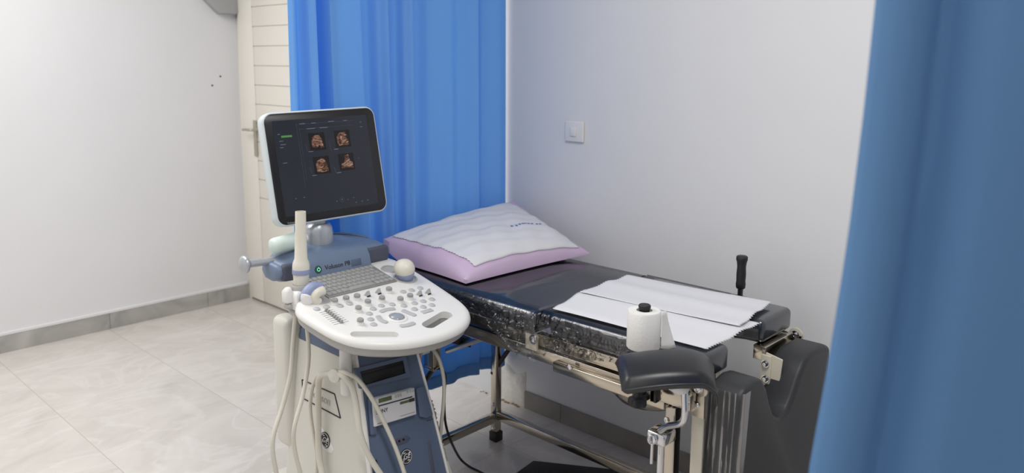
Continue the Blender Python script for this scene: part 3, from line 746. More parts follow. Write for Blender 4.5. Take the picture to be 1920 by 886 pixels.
# dark neck between body and panel, blue collar, front post, cable hooks
MB().span((-2.24, YM-.105, .69), (-2.02, YM+.09, .815)).build('neck', M['black'], um, bevel=.01)
cz_ = lambda z, k, kz: [Vector((-2.1+(v.x+2.1)*k, YM+(v.y-YM)*k, kz)) for v in body_ring(z)]
MB().loft([cz_(.685, .995, .684), cz_(.69, .995, .700), cz_(.70, .96, .722), cz_(.70, .85, .735)]).build('collar', M['dblue'], um, ang=60)
ptop = ony(648, 655, 1.325); pbot = onside(650, 735)
MB().tube(smooth_path([ptop+Vector((-.01, .01, .02)), ptop, ptop*.5+pbot*.5+Vector((.004, -.004, 0)), pbot], 5), [.021, .0205, .020]+[.019]*13, 18).build('front_post', M['white'], um)
hk = ony(632, 702, 1.285)
MB().lathe([(.008, -.03), (.008, 0), (.019, .004), (.022, .010), (.020, .016), (.0001, .02)], hk, (.3, -1, .1), 22).build('cable_hook', M['offw'], um)
MB().tube([hk+Vector((.0, .03, 0)), hk+Vector((.012, .0, -.002))], .010, 12).build('cable_hook', M['offw'], um)
rhk = ony(797, 650, 1.66)
MB().box(rhk, (.016, .034, .048)).box(rhk+Vector((.008, -.014, .012)), (.02, .010, .03)).build('cable_hook', M['white'], um, bevel=.005)
# lower base and castors (mostly below the picture)
MB().span((-2.40, YM-.21, .10), (-1.72, YM+.21, .17)).build('base', M['offw'], um, bevel=.03, seg=3)
for cx_, cy_ in ((-2.34, -.17), (-2.34, .17), (-1.78, -.17), (-1.78, .17)):
    o = MB().cyl((cx_, YM+cy_-.014, .05), (cx_, YM+cy_+.014, .05), .05).build('castor', M['grey'], um, bevel=.004)
    MB().cyl((cx_, YM+cy_, .05), (cx_, YM+cy_, .13), .012).build('castor_fork', M['dsteel'], o)
# rear column at the left
MB().span((-2.335, YM-.165, .30), (-2.235, YM-.095, .755)).build('rear_column', M['offw'], um, bevel=.025, seg=4)

# ---- left probe holder clamp on the panel edge
hl = pp(*pix(556, 553), 0)
def hpx(x, y, X): return onx(x, y, X)
HX = hl.x
pc = onx(564, 520, HX)                       # axis of the tall tube
MB().lathe([(.022, -.05), (.028, -.045), (.031, -.02), (.031, .012), (.028, .018), (.0245, .018), (.0245, 0)], Vector((HX, pc.y, pp(0, pix(564, 548)[1]).z+.012)), (0, 0, 1), 26).build('holder_ring', M['grey'], um)
e_ = onx(566, 540, HX)
ca_, cb_ = onx(547, 546, HX+.01), onx(577, 574, HX+.01)
def wedge(y0, y1, z0, z1, x0, x1, k, nm, m, bev=.006):
    MB().loft([[(x0, y0+k, z0), (x1, y0+k, z0), (x1, y1, z0), (x0, y1, z0)], [(x0, y0, z1-.012), (x1, y0, z1-.012), (x1, y1, z1-.012), (x0, y1, z1-.012)], [(x0+.008, y0+.008, z1), (x1-.008, y0+.008, z1), (x1-.008, y1, z1), (x0+.008, y1, z1)]]).build(nm, m, um, bevel=bev, seg=3)
wedge(ca_.y, cb_.y+.012, cb_.z, ca_.z, HX-.024, HX+.034, 0, 'holder_clamp', M['white'])
wedge(ca_.y+.001, cb_.y+.012, cb_.z-.030, cb_.z+.001, HX-.023, HX+.033, .016, 'holder_clamp', M['grey'])
la_, lb_ = onx(533, 540, HX), onx(547, 566, HX)
wedge(la_.y, lb_.y, lb_.z, la_.z, HX-.02, HX+.012, 0, 'holder_latch', M['white'])
wedge(la_.y+.001, lb_.y, lb_.z-.022, lb_.z+.001, HX-.019, HX+.011, .010, 'holder_latch', M['grey'])

# ---- probes and the tall tube
tubeb = Vector((HX, pc.y, ca_.z-.004)); tt_ = onx(563.5, 396, HX)
axz = (tt_-tubeb)
t = empty('endocavity_probe', tubeb, 'tall hollow cream tube with lavender band standing in the left holder', 'ultrasound probe')
hgt = axz.length; px = lambda yy: (onx(563.5, yy, HX)-tubeb).length
pr_ = [(.020, 0), (.0235, .004), (.0235, px(520)), (.0245, px(514)), (.0262, px(508)), (.0262, px(497)), (.0240, px(491)), (.0195, px(484)), (.0170, px(440)), (.0160, hgt-.002), (.0158, hgt), (.0140, hgt), (.0140, hgt-.08), (.0001, hgt-.08)]
MB().lathe(pr_, tubeb, axz, 32).build('tube', M['ivory'], t)
MB().lathe([(.0263, px(513)), (.0268, px(512)), (.0268, px(505)), (.0263, px(504))], tubeb, axz, 32).build('band', M['lav'], t)
def curved_probe(base, up, label, sc=1, tiltv=(1, 0, 0)):
    up = Vector(up).normalized(); side = Vector(tiltv); side = (side-up*side.dot(up)).normalized(); oth = up.cross(side)
    e = empty('ultrasound_probe', base, label, 'ultrasound probe')
    def rg(a, b_, h, n=20): return [Vector(base)+up*h*sc+side*(a*sc*Co(2*PI*k/n))+oth*(b_*sc*S(2*PI*k/n)) for k in range(n)]
    MB().loft([rg(.013, .013, -.035), rg(.018, .018, -.02), rg(.027, .023, .0), rg(.031, .027, .012), rg(.033, .029, .022)]).build('grip', M['lav'], e)
    MB().loft([rg(.033, .029, .0215), rg(.0355, .0315, .028), rg(.035, .031, .037), rg(.031, .028, .047), rg(.023, .021, .055), rg(.011, .010, .060), rg(.002, .002, .0615)]).build('head', M['ivory'], e)
    return e
curved_probe(pp(*RH, .004), EN+Vector((-.1, -.22, 0)), 'curved white and lavender probe head in the right holder of the panel', 1.08)
# left probe lies tilted against its cup: crescent head
lb = pp(*LH, .0)
e = empty('ultrasound_probe', lb, 'crescent white probe with lavender grip in the left holder beside the keyboard', 'ultrasound probe')
def at(x, y): return onx(x, y, lb.x)
spine = smooth_path([at(578, 567), at(573, 556), at(577, 546), at(586, 538), at(597, 538), at(601, 541)], 5)
MB().tube([p_+Vector((.014, .004, 0)) for p_ in smooth_path([at(592, 566), at(584, 562), at(583, 553), at(590, 546), at(600, 543)], 5)], [.012]+[.0155]*19+[.013], 16).build('head', M['ivory'], e)
MB().tube(spine, [.011]+[.0160]*(len(spine)-2)+[.009], 16).build('grip', M['lav'], e)
MB().tube([p_+Vector((.004, 0, -.002)) for p_ in spine[:9]], [.013]+[.0175]*7+[.013], 16).build('nose', M['white'], e)

# ---- pale mint bottle lying on the housing
g0 = onx(511, 456, XH-.055); g1 = onx(592, 438, XH-.055); g0.z = 1.003; g1.z = 1.018
bt = empty('gel_bottle', (g0+g1)/2, 'pale mint cylindrical bottle lying on top of the housing left of the monitor foot', 'bottle')
ln = (g1-g0).length
MB().lathe([(.0001, -.006), (.018, -.005), (.025, 0), (.0275, .008), (.0272, ln*.62), (.0245, ln*.68), (.018, ln*.70)], g0, g1-g0, 32).build('bottle_body', M['mint'], bt)
MB().lathe([(.0155, ln*.70), (.0155, ln*.765), (.0001, ln*.765)], g0, g1-g0, 20).build('cap', M['white'], bt)

# ---- thermal printer in the bay of the fascia
Q = [onfront(*p, .02) for p in ((697, 747), (776, 726), (780, 776), (701, 800))]
pe = empty('thermal_printer', sum(Q, Vector())/4, 'small white thermal printer in the bay of the blue-grey machine front', 'printer')
ns = Vector((1, 0, .22)).normalized(); 
def prt(a, b_, off=0):
    # a across 0..1, b_ down 0..1
    P = (Q[0]*(1-a)+Q[1]*a)*(1-b_)+(Q[3]*(1-a)+Q[2]*a)*b_; return P+ns*off
def pslab(name, a0, b0, a1, b1, o0, o1, m, parent, bev=.0008):
    return MB().loft([[prt(a0, b0, o), prt(a1, b0, o), prt(a1, b1, o), prt(a0, b1, o)] for o in (o0, o1)]).build(name, m, parent, bevel=bev)
pslab('printer_case', 0, 0, 1, 1, -.05, .004, M['printer'], pe, .003)
pslab('top_strip', .02, .02, .98, .28, .002, .007, M['printer'], pe, .002)
pslab('lcd_window', .12, .05, .42, .20, .006, .0085, M['lcd'], pe)
for k in range(3): pslab('control_button', .50+k*.06, .06, .535+k*.06, .18, .006, .009, M['dkey'], pe)
for k in range(3): pslab('control_button', .78+k*.07, .05, .82+k*.07, .13, .006, .009, M['dkey'], pe)
pslab('paper_slot', .10, .29, .92, .325, .003, .0052, M['ink2'], pe, 0)
pslab('door_label', .62, .38, .84, .47, .003, .005, M['lcd'], pe, 0)
pslab('door_latch', .84, .36, .97, .48, .003, .006, M['ink2'], pe)
pslab('label_strip', .60, .88, .96, .90, .003, .0046, M['gprint'], pe, 0)
exp_ = (Q[1]-Q[0]).normalized(); text('brand_lettering', 'SONY', .017, M['ink2'], pe, prt(.19, .52, .0046), exp_, ns.cross(exp_), .0005)
pslab('label_strip', .06, .905, .22, .93, .003, .0046, M['gprint'], pe, 0)
# side shoulders of the bay
fslab('bay_shoulder', [(687, 745), (696, 745), (704, 812), (692, 815)], -.002, .012, M['dblue'], .003)
fslab('bay_shoulder', [(777, 728), (792, 722), (808, 777), (796, 783), (784, 780)], -.002, .012, M['dblue'], .003)

# ---- cables
def cable(label, pts, r, m='cable', seg=10, nm='cable', cat='cable'):
    P = smooth_path(pts, 8); return tag(MB().tube(P, r, seg).build(nm, M[m]), label, cat)
sd = lambda x, y, o=.02: onside(x, y)+so*o
cable('cream cable hanging outermost from the left probe holder', [tubeb+Vector((0, 0, -.02)), onx(555, 590, HX), onx(550, 640, HX), onx(545, 700, HX+.01), onx(530, 760, HX+.02), onx(514, 810, HX+.04), onx(511, 845, HX+.05), onx(518, 886, HX+.06), onx(526, 930, HX+.07)], .0072)
cable('grey-cream cable hanging behind the badge from the left probe cup', [lb+EN*-.02, onx(577, 600, lb.x), onx(578, 640, lb.x), onx(578, 680, lb.x+.01), onx(568, 740, lb.x+.03), onx(552, 800, lb.x+.05), onx(552, 840, lb.x+.05), onx(563, 886, lb.x+.06), onx(575, 930, lb.x+.07)], .0068)
cable('slim cable looping from the hook down past the badge end', [hk+Vector((.01, 0, .006)), sd(617, 697, .03), sd(602, 712, .025), sd(593, 740), sd(592, 770), sd(599, 820), sd(604, 850), sd(604, 886), sd(604, 930)], .0062)
cable('thick wrapped cable hanging straight below the hook', [hk+Vector((.0, 0, .004)), sd(620, 700, .035), sd(612, 725, .03), sd(609, 770, .024), sd(609, 820, .024), sd(612, 860, .024), sd(620, 900, .024), sd(624, 930, .024)], .0098, 'cable', 12)
ff = lambda x, y, o=.03: onfront(x, y, o)
cable('thick cable running from the hook down the white front edge of the machine', [hk+Vector((.0, 0, .006)), ff(646, 706, .05), ff(660, 725, .04), ff(668, 760, .03), ff(675, 810, .03), ff(690, 850, .03), ff(712, 886, .035), ff(735, 920, .04)], .0092, 'cable', 12)
cable('slim cable crossing in front of the white printer', [hk+Vector((.0, 0, .010)), ff(650, 699, .06), ff(672, 712, .055), ff(698, 748, .05), ff(722, 795, .045), ff(742, 840, .045), ff(758, 886, .045), ff(770, 925, .045)], .0068)
cable('short cream cable loop behind the right hook', [rhk+Vector((-.01, 0, .0)), ony(788, 670, 1.70), ony(783, 690, 1.70), ony(782, 705, 1.70)], .0055)
cable('cream cable hanging from the right hook in front of the blue curtain', [rhk+Vector((.01, .006, .0)), ony(812, 655, 1.66), ony(824, 675, 1.66), ony(832, 710, 1.66), ony(832, 750, 1.66), ony(828, 790, 1.66), ony(824, 830, 1.66)], .0062)
cable('cream cable coming out of the plastic wrap on the right of the machine', [ony(803, 770, 1.70), ony(815, 800, 1.70), ony(829, 840, 1.70), ony(845, 886, 1.70), ony(858, 920, 1.70)], .0055)
# plastic wrapped bundle beside the machine
P = smooth_path([ony(802, 750, 1.68), ony(808, 775, 1.68), ony(816, 805, 1.68), ony(824, 840, 1.685), ony(838, 886, 1.70), ony(852, 930, 1.71)], 8)
tag(MB().tube(P, [(.010+.007*abs(S(i*1.3))+.003*random.random()) for i in range(len(P))], 12).build('cable_wrap', mat('cloudy_plastic_wrap', (196, 192, 182), .3, bump=.8, bscale=60)), 'crumpled plastic-wrapped cable bundle hanging behind the right side of the machine', 'cable wrap')

# ================================================================== EXAMINATION TABLE
Y0, Y1 = 1.785, 2.38; ZP, ZT = .757, .83          # near / far edge, pad underside and top
et = empty('examination_table', (-1.7, 2.08, 0), 'steel-framed gynaecological examination table with black padded sections', 'examination table')
def pad(name, poly, fn, h0, h1, m, bev=.022):
    return MB().prism(poly, fn, h0, h1).build(name, m, et, bevel=bev, seg=5, ang=30)
fz_ = lambda u, v, h: Vector((u, v, h))
pad('back_pad', [(-2.40, Y0-.02), (-1.570, Y0-.02), (-1.570, Y1), (-2.40, Y1)], fz_, ZP-.005, ZT, M['vinylg'])
notch = [(-1.03, Y0), (-1.0, 1.81), (-.992, 1.85), (-.992, 1.932), (-1.05, 1.934), (-1.11, 1.945), (-1.15, 1.985), (-1.165, 2.05), (-1.155, 2.11), (-1.12, 2.155), (-1.07, 2.175), (-1.015, 2.18), (-1.015, Y1)]
pad('seat_pad', [(-1.525, Y0)]+notch+[(-1.525, Y1)], fz_, ZP, ZT, M['vinylg'], .018)
LP = [(1.80, .12), (1.80, .74), (1.82, .765), (1.87, .775), (1.915, .768), (1.95, .73), (1.98, .675), (2.015, .63), (2.06, .605), (2.10, .615), (2.13, .65), (2.16, .70), (2.19, .735), (2.23, .752), (2.33, .752), (2.375, .735), (2.385, .70), (2.385, .12)]
def lf(u, v, h): return Vector((-.985+h-(.76-v)*.035, u, v))
pad('leg_pad', LP, lf, 0, .10, M['vinylm'], .024)
# frame
for yy in (1.80, 2.345): MB().span((-2.38, yy-.015, .668), ((-1.09 if yy < 2 else -1.24), yy+.015, .708)).build('main_rail', M['steel'], et, bevel=.002)
for y_ in (1.79, 2.335): MB().span((-2.38, y_, .716), (-1.605, y_+.022, .754)).build('back_frame', M['dsteel'], et, bevel=.002)
MB().span((-1.575, 1.788, .716), (-1.05, 1.812, .756)).span((-1.575, 2.335, .716), (-1.005, 2.36, .756)).span((-1.04, 2.17, .712), (-1.0, 2.36, .756)).span((-1.47, 1.80, .716), (-1.44, 2.35, .74)).build('seat_frame', M['steel'], et, bevel=.002)
for x_ in (-2.36, -2.05, -1.62): MB().span((x_, 1.80, .674), (x_+.03, 2.345, .704)).build('cross_rail', M['steel'], et, bevel=.002)
MB().span((-1.485, 1.762, .663), (-1.09, 1.784, .694)).build('side_channel', M['steel'], et, bevel=.002)
bolt('bolt', ony(1068, 687, 1.762), (0, -1, 0), .009, et)
MB().span((-1.612, 1.776, .70), (-1.565, 1.788, .752)).build('hinge_plate', M['cream'], et, bevel=.003)
bolt('bolt', ony(1000, 636, 1.776), (0, -1, 0), .010, et, plate=.016)
def leg(x, y, zt):
    l = MB().span((x-.016, y-.016, .0), (x+.016, y+.016, zt)).build('leg', M['steel'], et, bevel=.0025)
    MB().span((x-.021, y-.021, 0), (x+.021, y+.021, .042)).build('rubber_foot', M['rubber'], l, bevel=.003)
    return l
LX = -2.225
l1 = leg(LX, 2.272, .67); l2 = leg(LX, 1.80, .668); l3 = leg(-1.083, 1.80, .668); l4 = leg(-1.222, 2.272, .668)
MB().bar((LX, 2.27, .66), (LX, 2.345, .66), .03, .02).build('leg_bracket', M['steel'], et)
for a_, c_ in (((LX, 1.815, .106), (LX, 2.256, .106)), ((LX+.016, 2.272, .118), (-1.238, 2.272, .118)), ((-1.083, 1.815, .118), (-1.21, 2.256, .118))):
    MB().bar(a_, c_, .03, .036).build('lower_bar', M['steel'], et, bevel=.003)
for z_ in (.165, .055): bolt('bolt', (LX, 2.256, z_), (0, -1, 0), .007, et)
bolt('bolt', ony(1250, 786, 1.784), (0, -1, 0), .008, et)
for p_, q_ in ((ony(957, 650, 2.30), ony(923, 700, 2.262)), (ony(818, 682, 1.825), ony(790, 724, 1.79))): MB().tube([p_, q_], .0095, 12).build('brace', M['dsteel'], et)
MB().tube([ony(838, 657, 1.95), ony(906, 633, 1.95)], .010, 12).build('gas_spring', M['steel2'], et)
MB().bar(ony(845, 632, 1.93), ony(880, 640, 2.0), .05, .03).build('spring_bracket', M['black'], et)
MB().span((-2.090, 1.764, .512), (-2.040, 1.80, .715)).span((-2.093, 1.761, .505), (-2.037, 1.803, .517)).build('pole_socket', M['steel'], et, bevel=.002)

# hinge arms carrying the leg pad
arm = ony(1311, 727, 1.772)
MB().span((arm.x-.020, 1.775, .10), (arm.x+.014, 1.783, .718)).build('hinge_arm', M['cream'], et, bevel=.002)
MB().lathe([(.026, -.004), (.026, .004), (.023, .006), (.0001, .006)], (arm.x, 1.775, arm.z), (0, -1, 0), 26).span((arm.x-.02, 1.769, arm.z-.08), (arm.x+.018, 1.777, arm.z)).build('hinge_plate', M['steel2'], et, bevel=.001)
bolt('bolt', (arm.x, 1.768, arm.z), (0, -1, 0), .010, et, plate=.014); bolt('bolt', (arm.x, 1.768, arm.z-.045), (0, -1, 0), .006, et)
c1, c2 = ony(1437, 680, 2.14), ony(1437, 708, 2.14)
MB().prism([(c1.x-.012, .50), (c1.x+.012, .48), (c1.x+.035, .60), (c1.x+.045, .74), (c1.x-.006, .75)], lambda u, v, h: Vector((u, h, v)), 2.145, 2.152).build('hinge_arm', M['cream'], et, bevel=.001)
MB().span((c1.x-.016, 2.136, .52), (c1.x+.014, 2.145, .745)).build('hinge_arm', M['cream'], et, bevel=.002)
for c in (c1, c2): bolt('bolt', (c.x, 2.134, c.z), (0, -1, 0), .009, et, plate=.012)
c = ony(1493, 626, 2.385)
MB().lathe([(.022, 0), (.022, .006), (.0001, .006)], (c.x, 2.385, c.z), (0, -1, 0), 26).span((c.x-.022, 2.379, c.z-.035), (c.x+.022, 2.385, c.z)).build('hinge_plate', M['cream'], et, bevel=.001)
bolt('bolt', (c.x, 2.378, c.z), (0, -1, 0), .010, et, plate=.014)

# hand grips
def grip(bx, by, zb, zt, name='hand_grip'):
    h_ = zt-zb
    g_ = MB().lathe([(.012, .012), (.0155, .016), (.0165, .03), (.0150, h_*.3), (.0160, h_*.5), (.0145, h_*.7), (.0165, h_-.02), (.0190, h_-.014), (.0190, h_-.003), (.016, h_), (.0001, h_)], (bx, by, zb), (.0, 0, 1), 24).build(name, M['rubber'], et)
    MB().cyl((bx, by, zb-.10), (bx, by, zb+.015), .009).build('grip_stem', M['dsteel'], g_)
    return g_
a_ = ony(1388, 547, 2.42); c_ = ony(1390, 479, 2.42)
grip(a_.x, 2.42, a_.z, c_.z); MB().span((a_.x-.02, 2.35, .70), (a_.x+.02, 2.435, .716)).build('grip_bracket', M['dsteel'], et, bevel=.002)
RB = ony(1206, 653, 1.715); RT = ony(1208, 570, 1.715)
gx = RB.x; zg = RB.z+.004
MB().lathe([(.0135, -.08), (.0135, .10), (.0165, .112), (.0165, RT.z-zg-.003), (.014, RT.z-zg), (.0001, RT.z-zg)], (gx, 1.715, zg), seg=24).build('hand_grip', M['rubber'], et)
MB().span((gx-.02, 1.70, .70), (gx+.02, 1.79, .714)).cyl((gx, 1.715, .70), (gx, 1.715, zg-.02), .009).lathe([(.028, 0), (.028, .004), (.0001, .004)], (gx, 1.715, zg-.006)).build('grip_bracket', M['dsteel'], et)

# stirrup: black vinyl knee pad on a bent rod, clamped on the side
YS = 1.60; sc0 = ony(1258, 694, YS)
ea = Vector((RV.x, RV.y, 0)).normalized(); eb = Vector((-FV.x, -FV.y, 0)).normalized()   # pad's long and short axes lie this way
def sp(i, j, top):
    a = -.128+.252*i; b_ = -.075+.150*j
    wv = .58+.42*min(1, (i/.22)**.6) if i < .22 else 1
    cur_ = -.068*max(0, (i-.72)/.28)**1.7*(.35+.65*j) - .010*(1-i)**2
    zz = .028 - .010*((j-.35)/.65)**2*2.2 + cur_ + .012*S(i*PI)
    a += -.030*max(0, (i-.85)/.15)**2*(j) + .022*(1-j)*max(0, 1-i*6)*0
    b2_ = b_ + .012*S(i*PI) - .010*i
    if i > .8: b2_ = b2_*1-.0
    th = .040*(1-.35*max(0, i-.7)/.3)
    e = min(1, (min(i, 1-i)/.05))**.5; e2 = min(1, (min(j, 1-j)/.10))**.5
    c = Vector(sc0)+ea*a+eb*b2_*(1-.12*(1-e))+Vector((0, 0, zz-th/2))
    return c+Vector((0, 0, (th/2*e*e2)*(1 if top else -1)))
n_, m_ = 34, 20
us = [i/n_ for i in range(n_+1)]; vs_ = [j/m_ for j in range(m_+1)]
sb = MB().grid([[sp(u, v, True) for v in vs_] for u in us]).grid([[sp(u, v, False) for v in vs_] for u in us], flip=True)
stp = sb.build('stirrup_pad', mat('black_vinyl_creased', (25, 26, 30), .36, spec=.6, bump=.6, bscale=14), et)
# seam piping along the front edge
MB().tube([sp(u, .97, True)*.5+sp(u, .97, False)*.5+eb*.003 for u in us[1:-1]], .0035, 8).build('piping', M['vinyl'], stp)
# ball socket, rod, clamp and lever
bc = ony(1275, 722, YS)
MB().lathe([(.010, -.020), (.020, -.014), (.026, -.002), (.026, .014), (.0001, .014)], bc, (0, 0, 1), 26).build('ball_socket', M['white'], et)
r0 = ony(1284, 738, YS+.01); r1 = ony(1284, 776, YS+.01); r2 = ony(1276, 793, YS+.02); r3 = ony(1252, 798, YS+.04); r4 = ony(1238, 806, YS+.06)
MB().tube(smooth_path([r0+Vector((0, 0, .02)), r0, r1, r2, r3, r4], 6), .0085, 14).build('stirrup_rod', M['chrome'], et)
cb = ony(1240, 815, 1.70)
MB().box(cb, (.055, .060, .034)).build('rod_clamp', M['chrome'], et, bevel=.006, seg=3)
le = ony(1223, 823, 1.66)
MB().cyl(cb, le, .009).build('clamp_screw', M['chrome'], et)
b = MB(); b.tube([le+ea*(.010*Co(2*PI*k/20))+Vector((0, 0, .012*S(2*PI*k/20))) for k in range(21)], .0035, 8)
b.tube([le+Vector((0, 0, -.010)), ony(1221, 868, 1.66)], .0042, 10); b.build('tommy_bar', M['chrome'], et)
MB().tube([cb+Vector((0, .0, 0)), cb+Vector((0, 0, -.25))], .010, 14).build('clamp_rod', M['chrome'], et)
# blocks on the side under the stirrup and black star knob
q0 = ony(1228, 733, 1.74); q1 = ony(1262, 745, 1.74); q2 = ony(1292, 752, 1.74)
MB().box(ony(1212, 733, 1.74), (.07, .03, .036)).build('clamp_block', M['steel'], et, bevel=.002)
bolt('bolt', ony(1212, 732, 1.725), (0, -1, 0), .007, et)
MB().box(ony(1232, 735, 1.745), (.020, .04, .045)).build('clamp_block', M['black'], et, bevel=.002)
MB().box(ony(1262, 741, 1.75), (.12, .03, .042)).build('clamp_block', M['steel'], et, bevel=.002)
kn = ony(1196, 752, 1.66)
k_ = MB(); R_ = []
for r, h in ((.3, -.012), (.9, -.010), (1, -.004), (1, .006), (.9, .011), (.45, .013), (.42, .030), (.3, .034)):
    R_.append([kn+Vector((Co(a)*r*.023*(1+.14*Co(5*a)*(r > .8)), S(a)*r*.023*(1+.14*Co(5*a)*(r > .8)), h)) for a in [2*PI*i/40 for i in range(40)]])
k_.loft(R_).cyl(kn+Vector((0, 0, .03)), kn+Vector((0, 0, .055)), .006).build('star_knob', M['rubber'], et)
MB().box(kn+Vector((0, .0, .062)), (.06, .05, .024)).build('knob_bracket', M['black'], et, bevel=.003)

# steel basin hanging under the seat
bcx = ony(1221, 745, 2.05)
bn = empty('steel_basin', (bcx.x, 2.05, .53), 'round polished steel basin slung under the seat of the table', 'basin')
zr = .658
MB().lathe([(.0001, -.128), (.07, -.126), (.105, -.112), (.130, -.085), (.142, -.045), (.146, 0), (.154, 0), (.154, -.003), (.149, -.004), (.145, -.046), (.133, -.088), (.107, -.116), (.07, -.130), (.0001, -.132)], (bcx.x, 2.05, zr), seg=48).build('bowl', M['steel'], bn)
for x_ in (-.172, .157): MB().span((bcx.x+x_, 1.80, zr-.002), (bcx.x+x_+.015, 2.07, zr+.005)).build('basin_runner', M['steel2'], et)

# ================================================================== ON THE TABLE
# toilet roll on the near hand grip
rb = Vector((gx, 1.715, zg))
tr_ = empty('toilet_roll', rb, 'white toilet roll pushed over the near hand grip beside the paper sheet', 'toilet roll')
RR = .0445; hh_ = ony(1206, 580, 1.715).z-zg
b = MB(); rings = []
for r, h in ((.021, .001), (RR-.003, 0), (RR, .004), (RR, hh_-.004), (RR-.003, hh_), (.021, hh_), (.021, .001)):
    rings.append([rb+Vector((Co(a)*(r+.0006*S(7*a+h*90)*(r > .03)), S(a)*(r+.0006*S(5*a)), h)) for a in [2*PI*i/48 for i in range(48)]])
b.grid(rings, cv=True).build('roll', M['paper2'], tr_)
g_ = []
dt = (ea*.9+eb*-.1).normalized()
for i in range(13):
    t_ = i/12; row = []
    for j in range(9):
        s_ = j/8; z_ = hh_*(1-s_)*.98+.004
        out = .002+.034*(s_**1.3)*t_ + .012*t_
        a_ = math.atan2(dt.y, dt.x)-.55+.5*t_
        row.append(rb+Vector((Co(a_), S(a_), 0))*(RR+out*.9+.001)+Vector((0, 0, z_-.006*t_*s_)))
    g_.append(row)
MB().grid(g_).build('loose_sheet', M['paper2'], tr_, thick=.0008)

# paper sheets on the seat
def sheet(name, corners, z0, label, m, zig=(), zz=.006, nu=70, nv=34, fall=None, group=None, folds=.002, ph=0):
    # corners: a (u0v0) b (u1v0) c (u1v1) d (u0v1) on the plane z0
    A_, B_, C_, D_ = [onz(*p, z0) for p in corners]; rows = []
    for i in range(nu+1):
        row = []
        for j in range(nv+1):
            u, v = i/nu, j/nv
            uu = u
            P_ = (A_*(1-u)+B_*u)*(1-v)+(D_*(1-u)+C_*u)*v
            eu = (B_-A_).normalized(); 
            if i == 0 and 'l' in zig: P_ = P_-eu*(zz if j % 2 else 0)
            if i == nu and 'r' in zig: P_ = P_+eu*(zz if j % 2 else 0)
            P_ = P_+Vector((0, 0, (1-.75*(2*v-1)**2)*folds*(1.6*S(v*11+ph+.4*u)+.6*S(v*17+ph*2+u*2))+folds*.6*S(u*5+ph)+folds*2.4))
            if fall: P_ = fall(P_, u, v)
            row.append(P_)
        rows.append(row)
    o = MB().grid(rows).build(name, m, None, thick=.0006)
    return tag(o, label, 'paper sheet', group)
def fallA(P_, u, v):
    if P_.x > -1.03: P_.z -= (P_.x+1.03)**2*3
    return P_
sheet('paper_sheet', ((1038, 582), (1322, 656), (1422, 606), (1098, 545)), .8335, 'large white paper sheet nearest the edge of the seat pad', M['paper'], 'lr', .007, nv=44, fall=fallA, ph=.3)
sheet('paper_sheet', ((1088, 550), (1384, 614), (1445, 568), (1178, 518)), .840, 'white paper sheet overlapping the other on the far side of the seat pad', M['paper'], 'lr', .006, nv=40, fall=fallA, ph=2.1)

# pillow with a paper sheet on it
PA, PB, PC, PD = Vector((-2.40, 1.83, .835)), Vector((-1.925, 1.815, .835)), Vector((-1.885, 2.455, .835)), Vector((-2.385, 2.545, .835))
def pil(u, v, s):
    su = -1+2*u; sv = -1+2*v
    rad = (max(0, 1-abs(su)**2.6)*max(0, 1-abs(sv)**2.8))**.5
    P_ = (PA*(1-u)+PB*u)*(1-v)+(PD*(1-u)+PC*u)*v
    # corners stick out, sides pulled in
    c_ = (PA+PB+PC+PD)/4; pull = 1-.035*(1-(su*sv)**2)*max(abs(su), abs(sv))
    P_ = c_+(P_-c_)*pull
    lift = (1-u)**1.35*(.078+.085*v)
    edge = .006+.010*(1-v)
    wr = .0025*S(u*23+v*7)*S(v*11)+.002*S(v*31+u*9)+.0015*S(u*47-v*13)
    top = lift*.85+edge+.092*rad*(1-.5*(1-u))+wr*(.3+rad)
    bot = lift*.72*(abs(su)**4 if su < 0 else 0)+.003*(1-rad)
    z = .836+(top if s else min(bot, top-.003)); 
    P_.z = z; return P_
nu, nv = 56, 56
pw = empty('pillow', (-2.15, 2.13, .836), 'lilac pillow at the head of the table under a white paper sheet', 'pillow')
up_ = [[pil(i/nu, j/nv, 1) for j in range(nv+1)] for i in range(nu+1)]; dn = [[pil(i/nu, j/nv, 0) for j in range(nv+1)] for i in range(nu+1)]
b = MB().grid(up_).grid(dn, flip=True)
for seq in ([(i, 0) for i in range(nu+1)], [(nu, j) for j in range(nv+1)], [(nu-i, nv) for i in range(nu+1)], [(0, nv-j) for j in range(nv+1)]):
    b.grid([[up_[i][j], dn[i][j]] for i, j in seq])
b.build('pillow_case', M['lilac'], pw)
# blue writing along the edge of the pillowcase
wrt = MB()
for k in range(9):
    v = .60+.030*k; P_ = [pil(.60+.012*S(q*2.3+k*1.7)+.02*(k % 2)*.3+.012*S(k), v+.010*(q/6), 1)+Vector((0, 0, .0065)) for q in range(7)]
    wrt.tube(smooth_path(P_, 3), .0012, 6)
def psheet(u, v):
    # (u along the table's length, v across)
    P_ = pil(u, v, 1); return P_+Vector((0, 0, .004))
rows = []
nu2, nv2 = 60, 74
for i in range(nu2+1):
    row = []
    for j in range(nv2+1):
        a_, c_ = i/nu2, j/nv2
        u = .05+(.90+.02*c_)*a_; v = .03+.07*a_+(.90-.07*a_)*c_
        if j == 0: v -= .008*(i % 2)
        if j == nv2: v += .008*(i % 2)
        u = min(.985, u)
        row.append(psheet(u, v))
    rows.append(row)
tag(MB().grid(rows).build('paper_sheet', M['paper'], None, thick=.0007), 'white paper sheet with pinked edges spread over the lilac pillow', 'paper sheet')
wrt.build('blue_writing', M['ink'], pw)

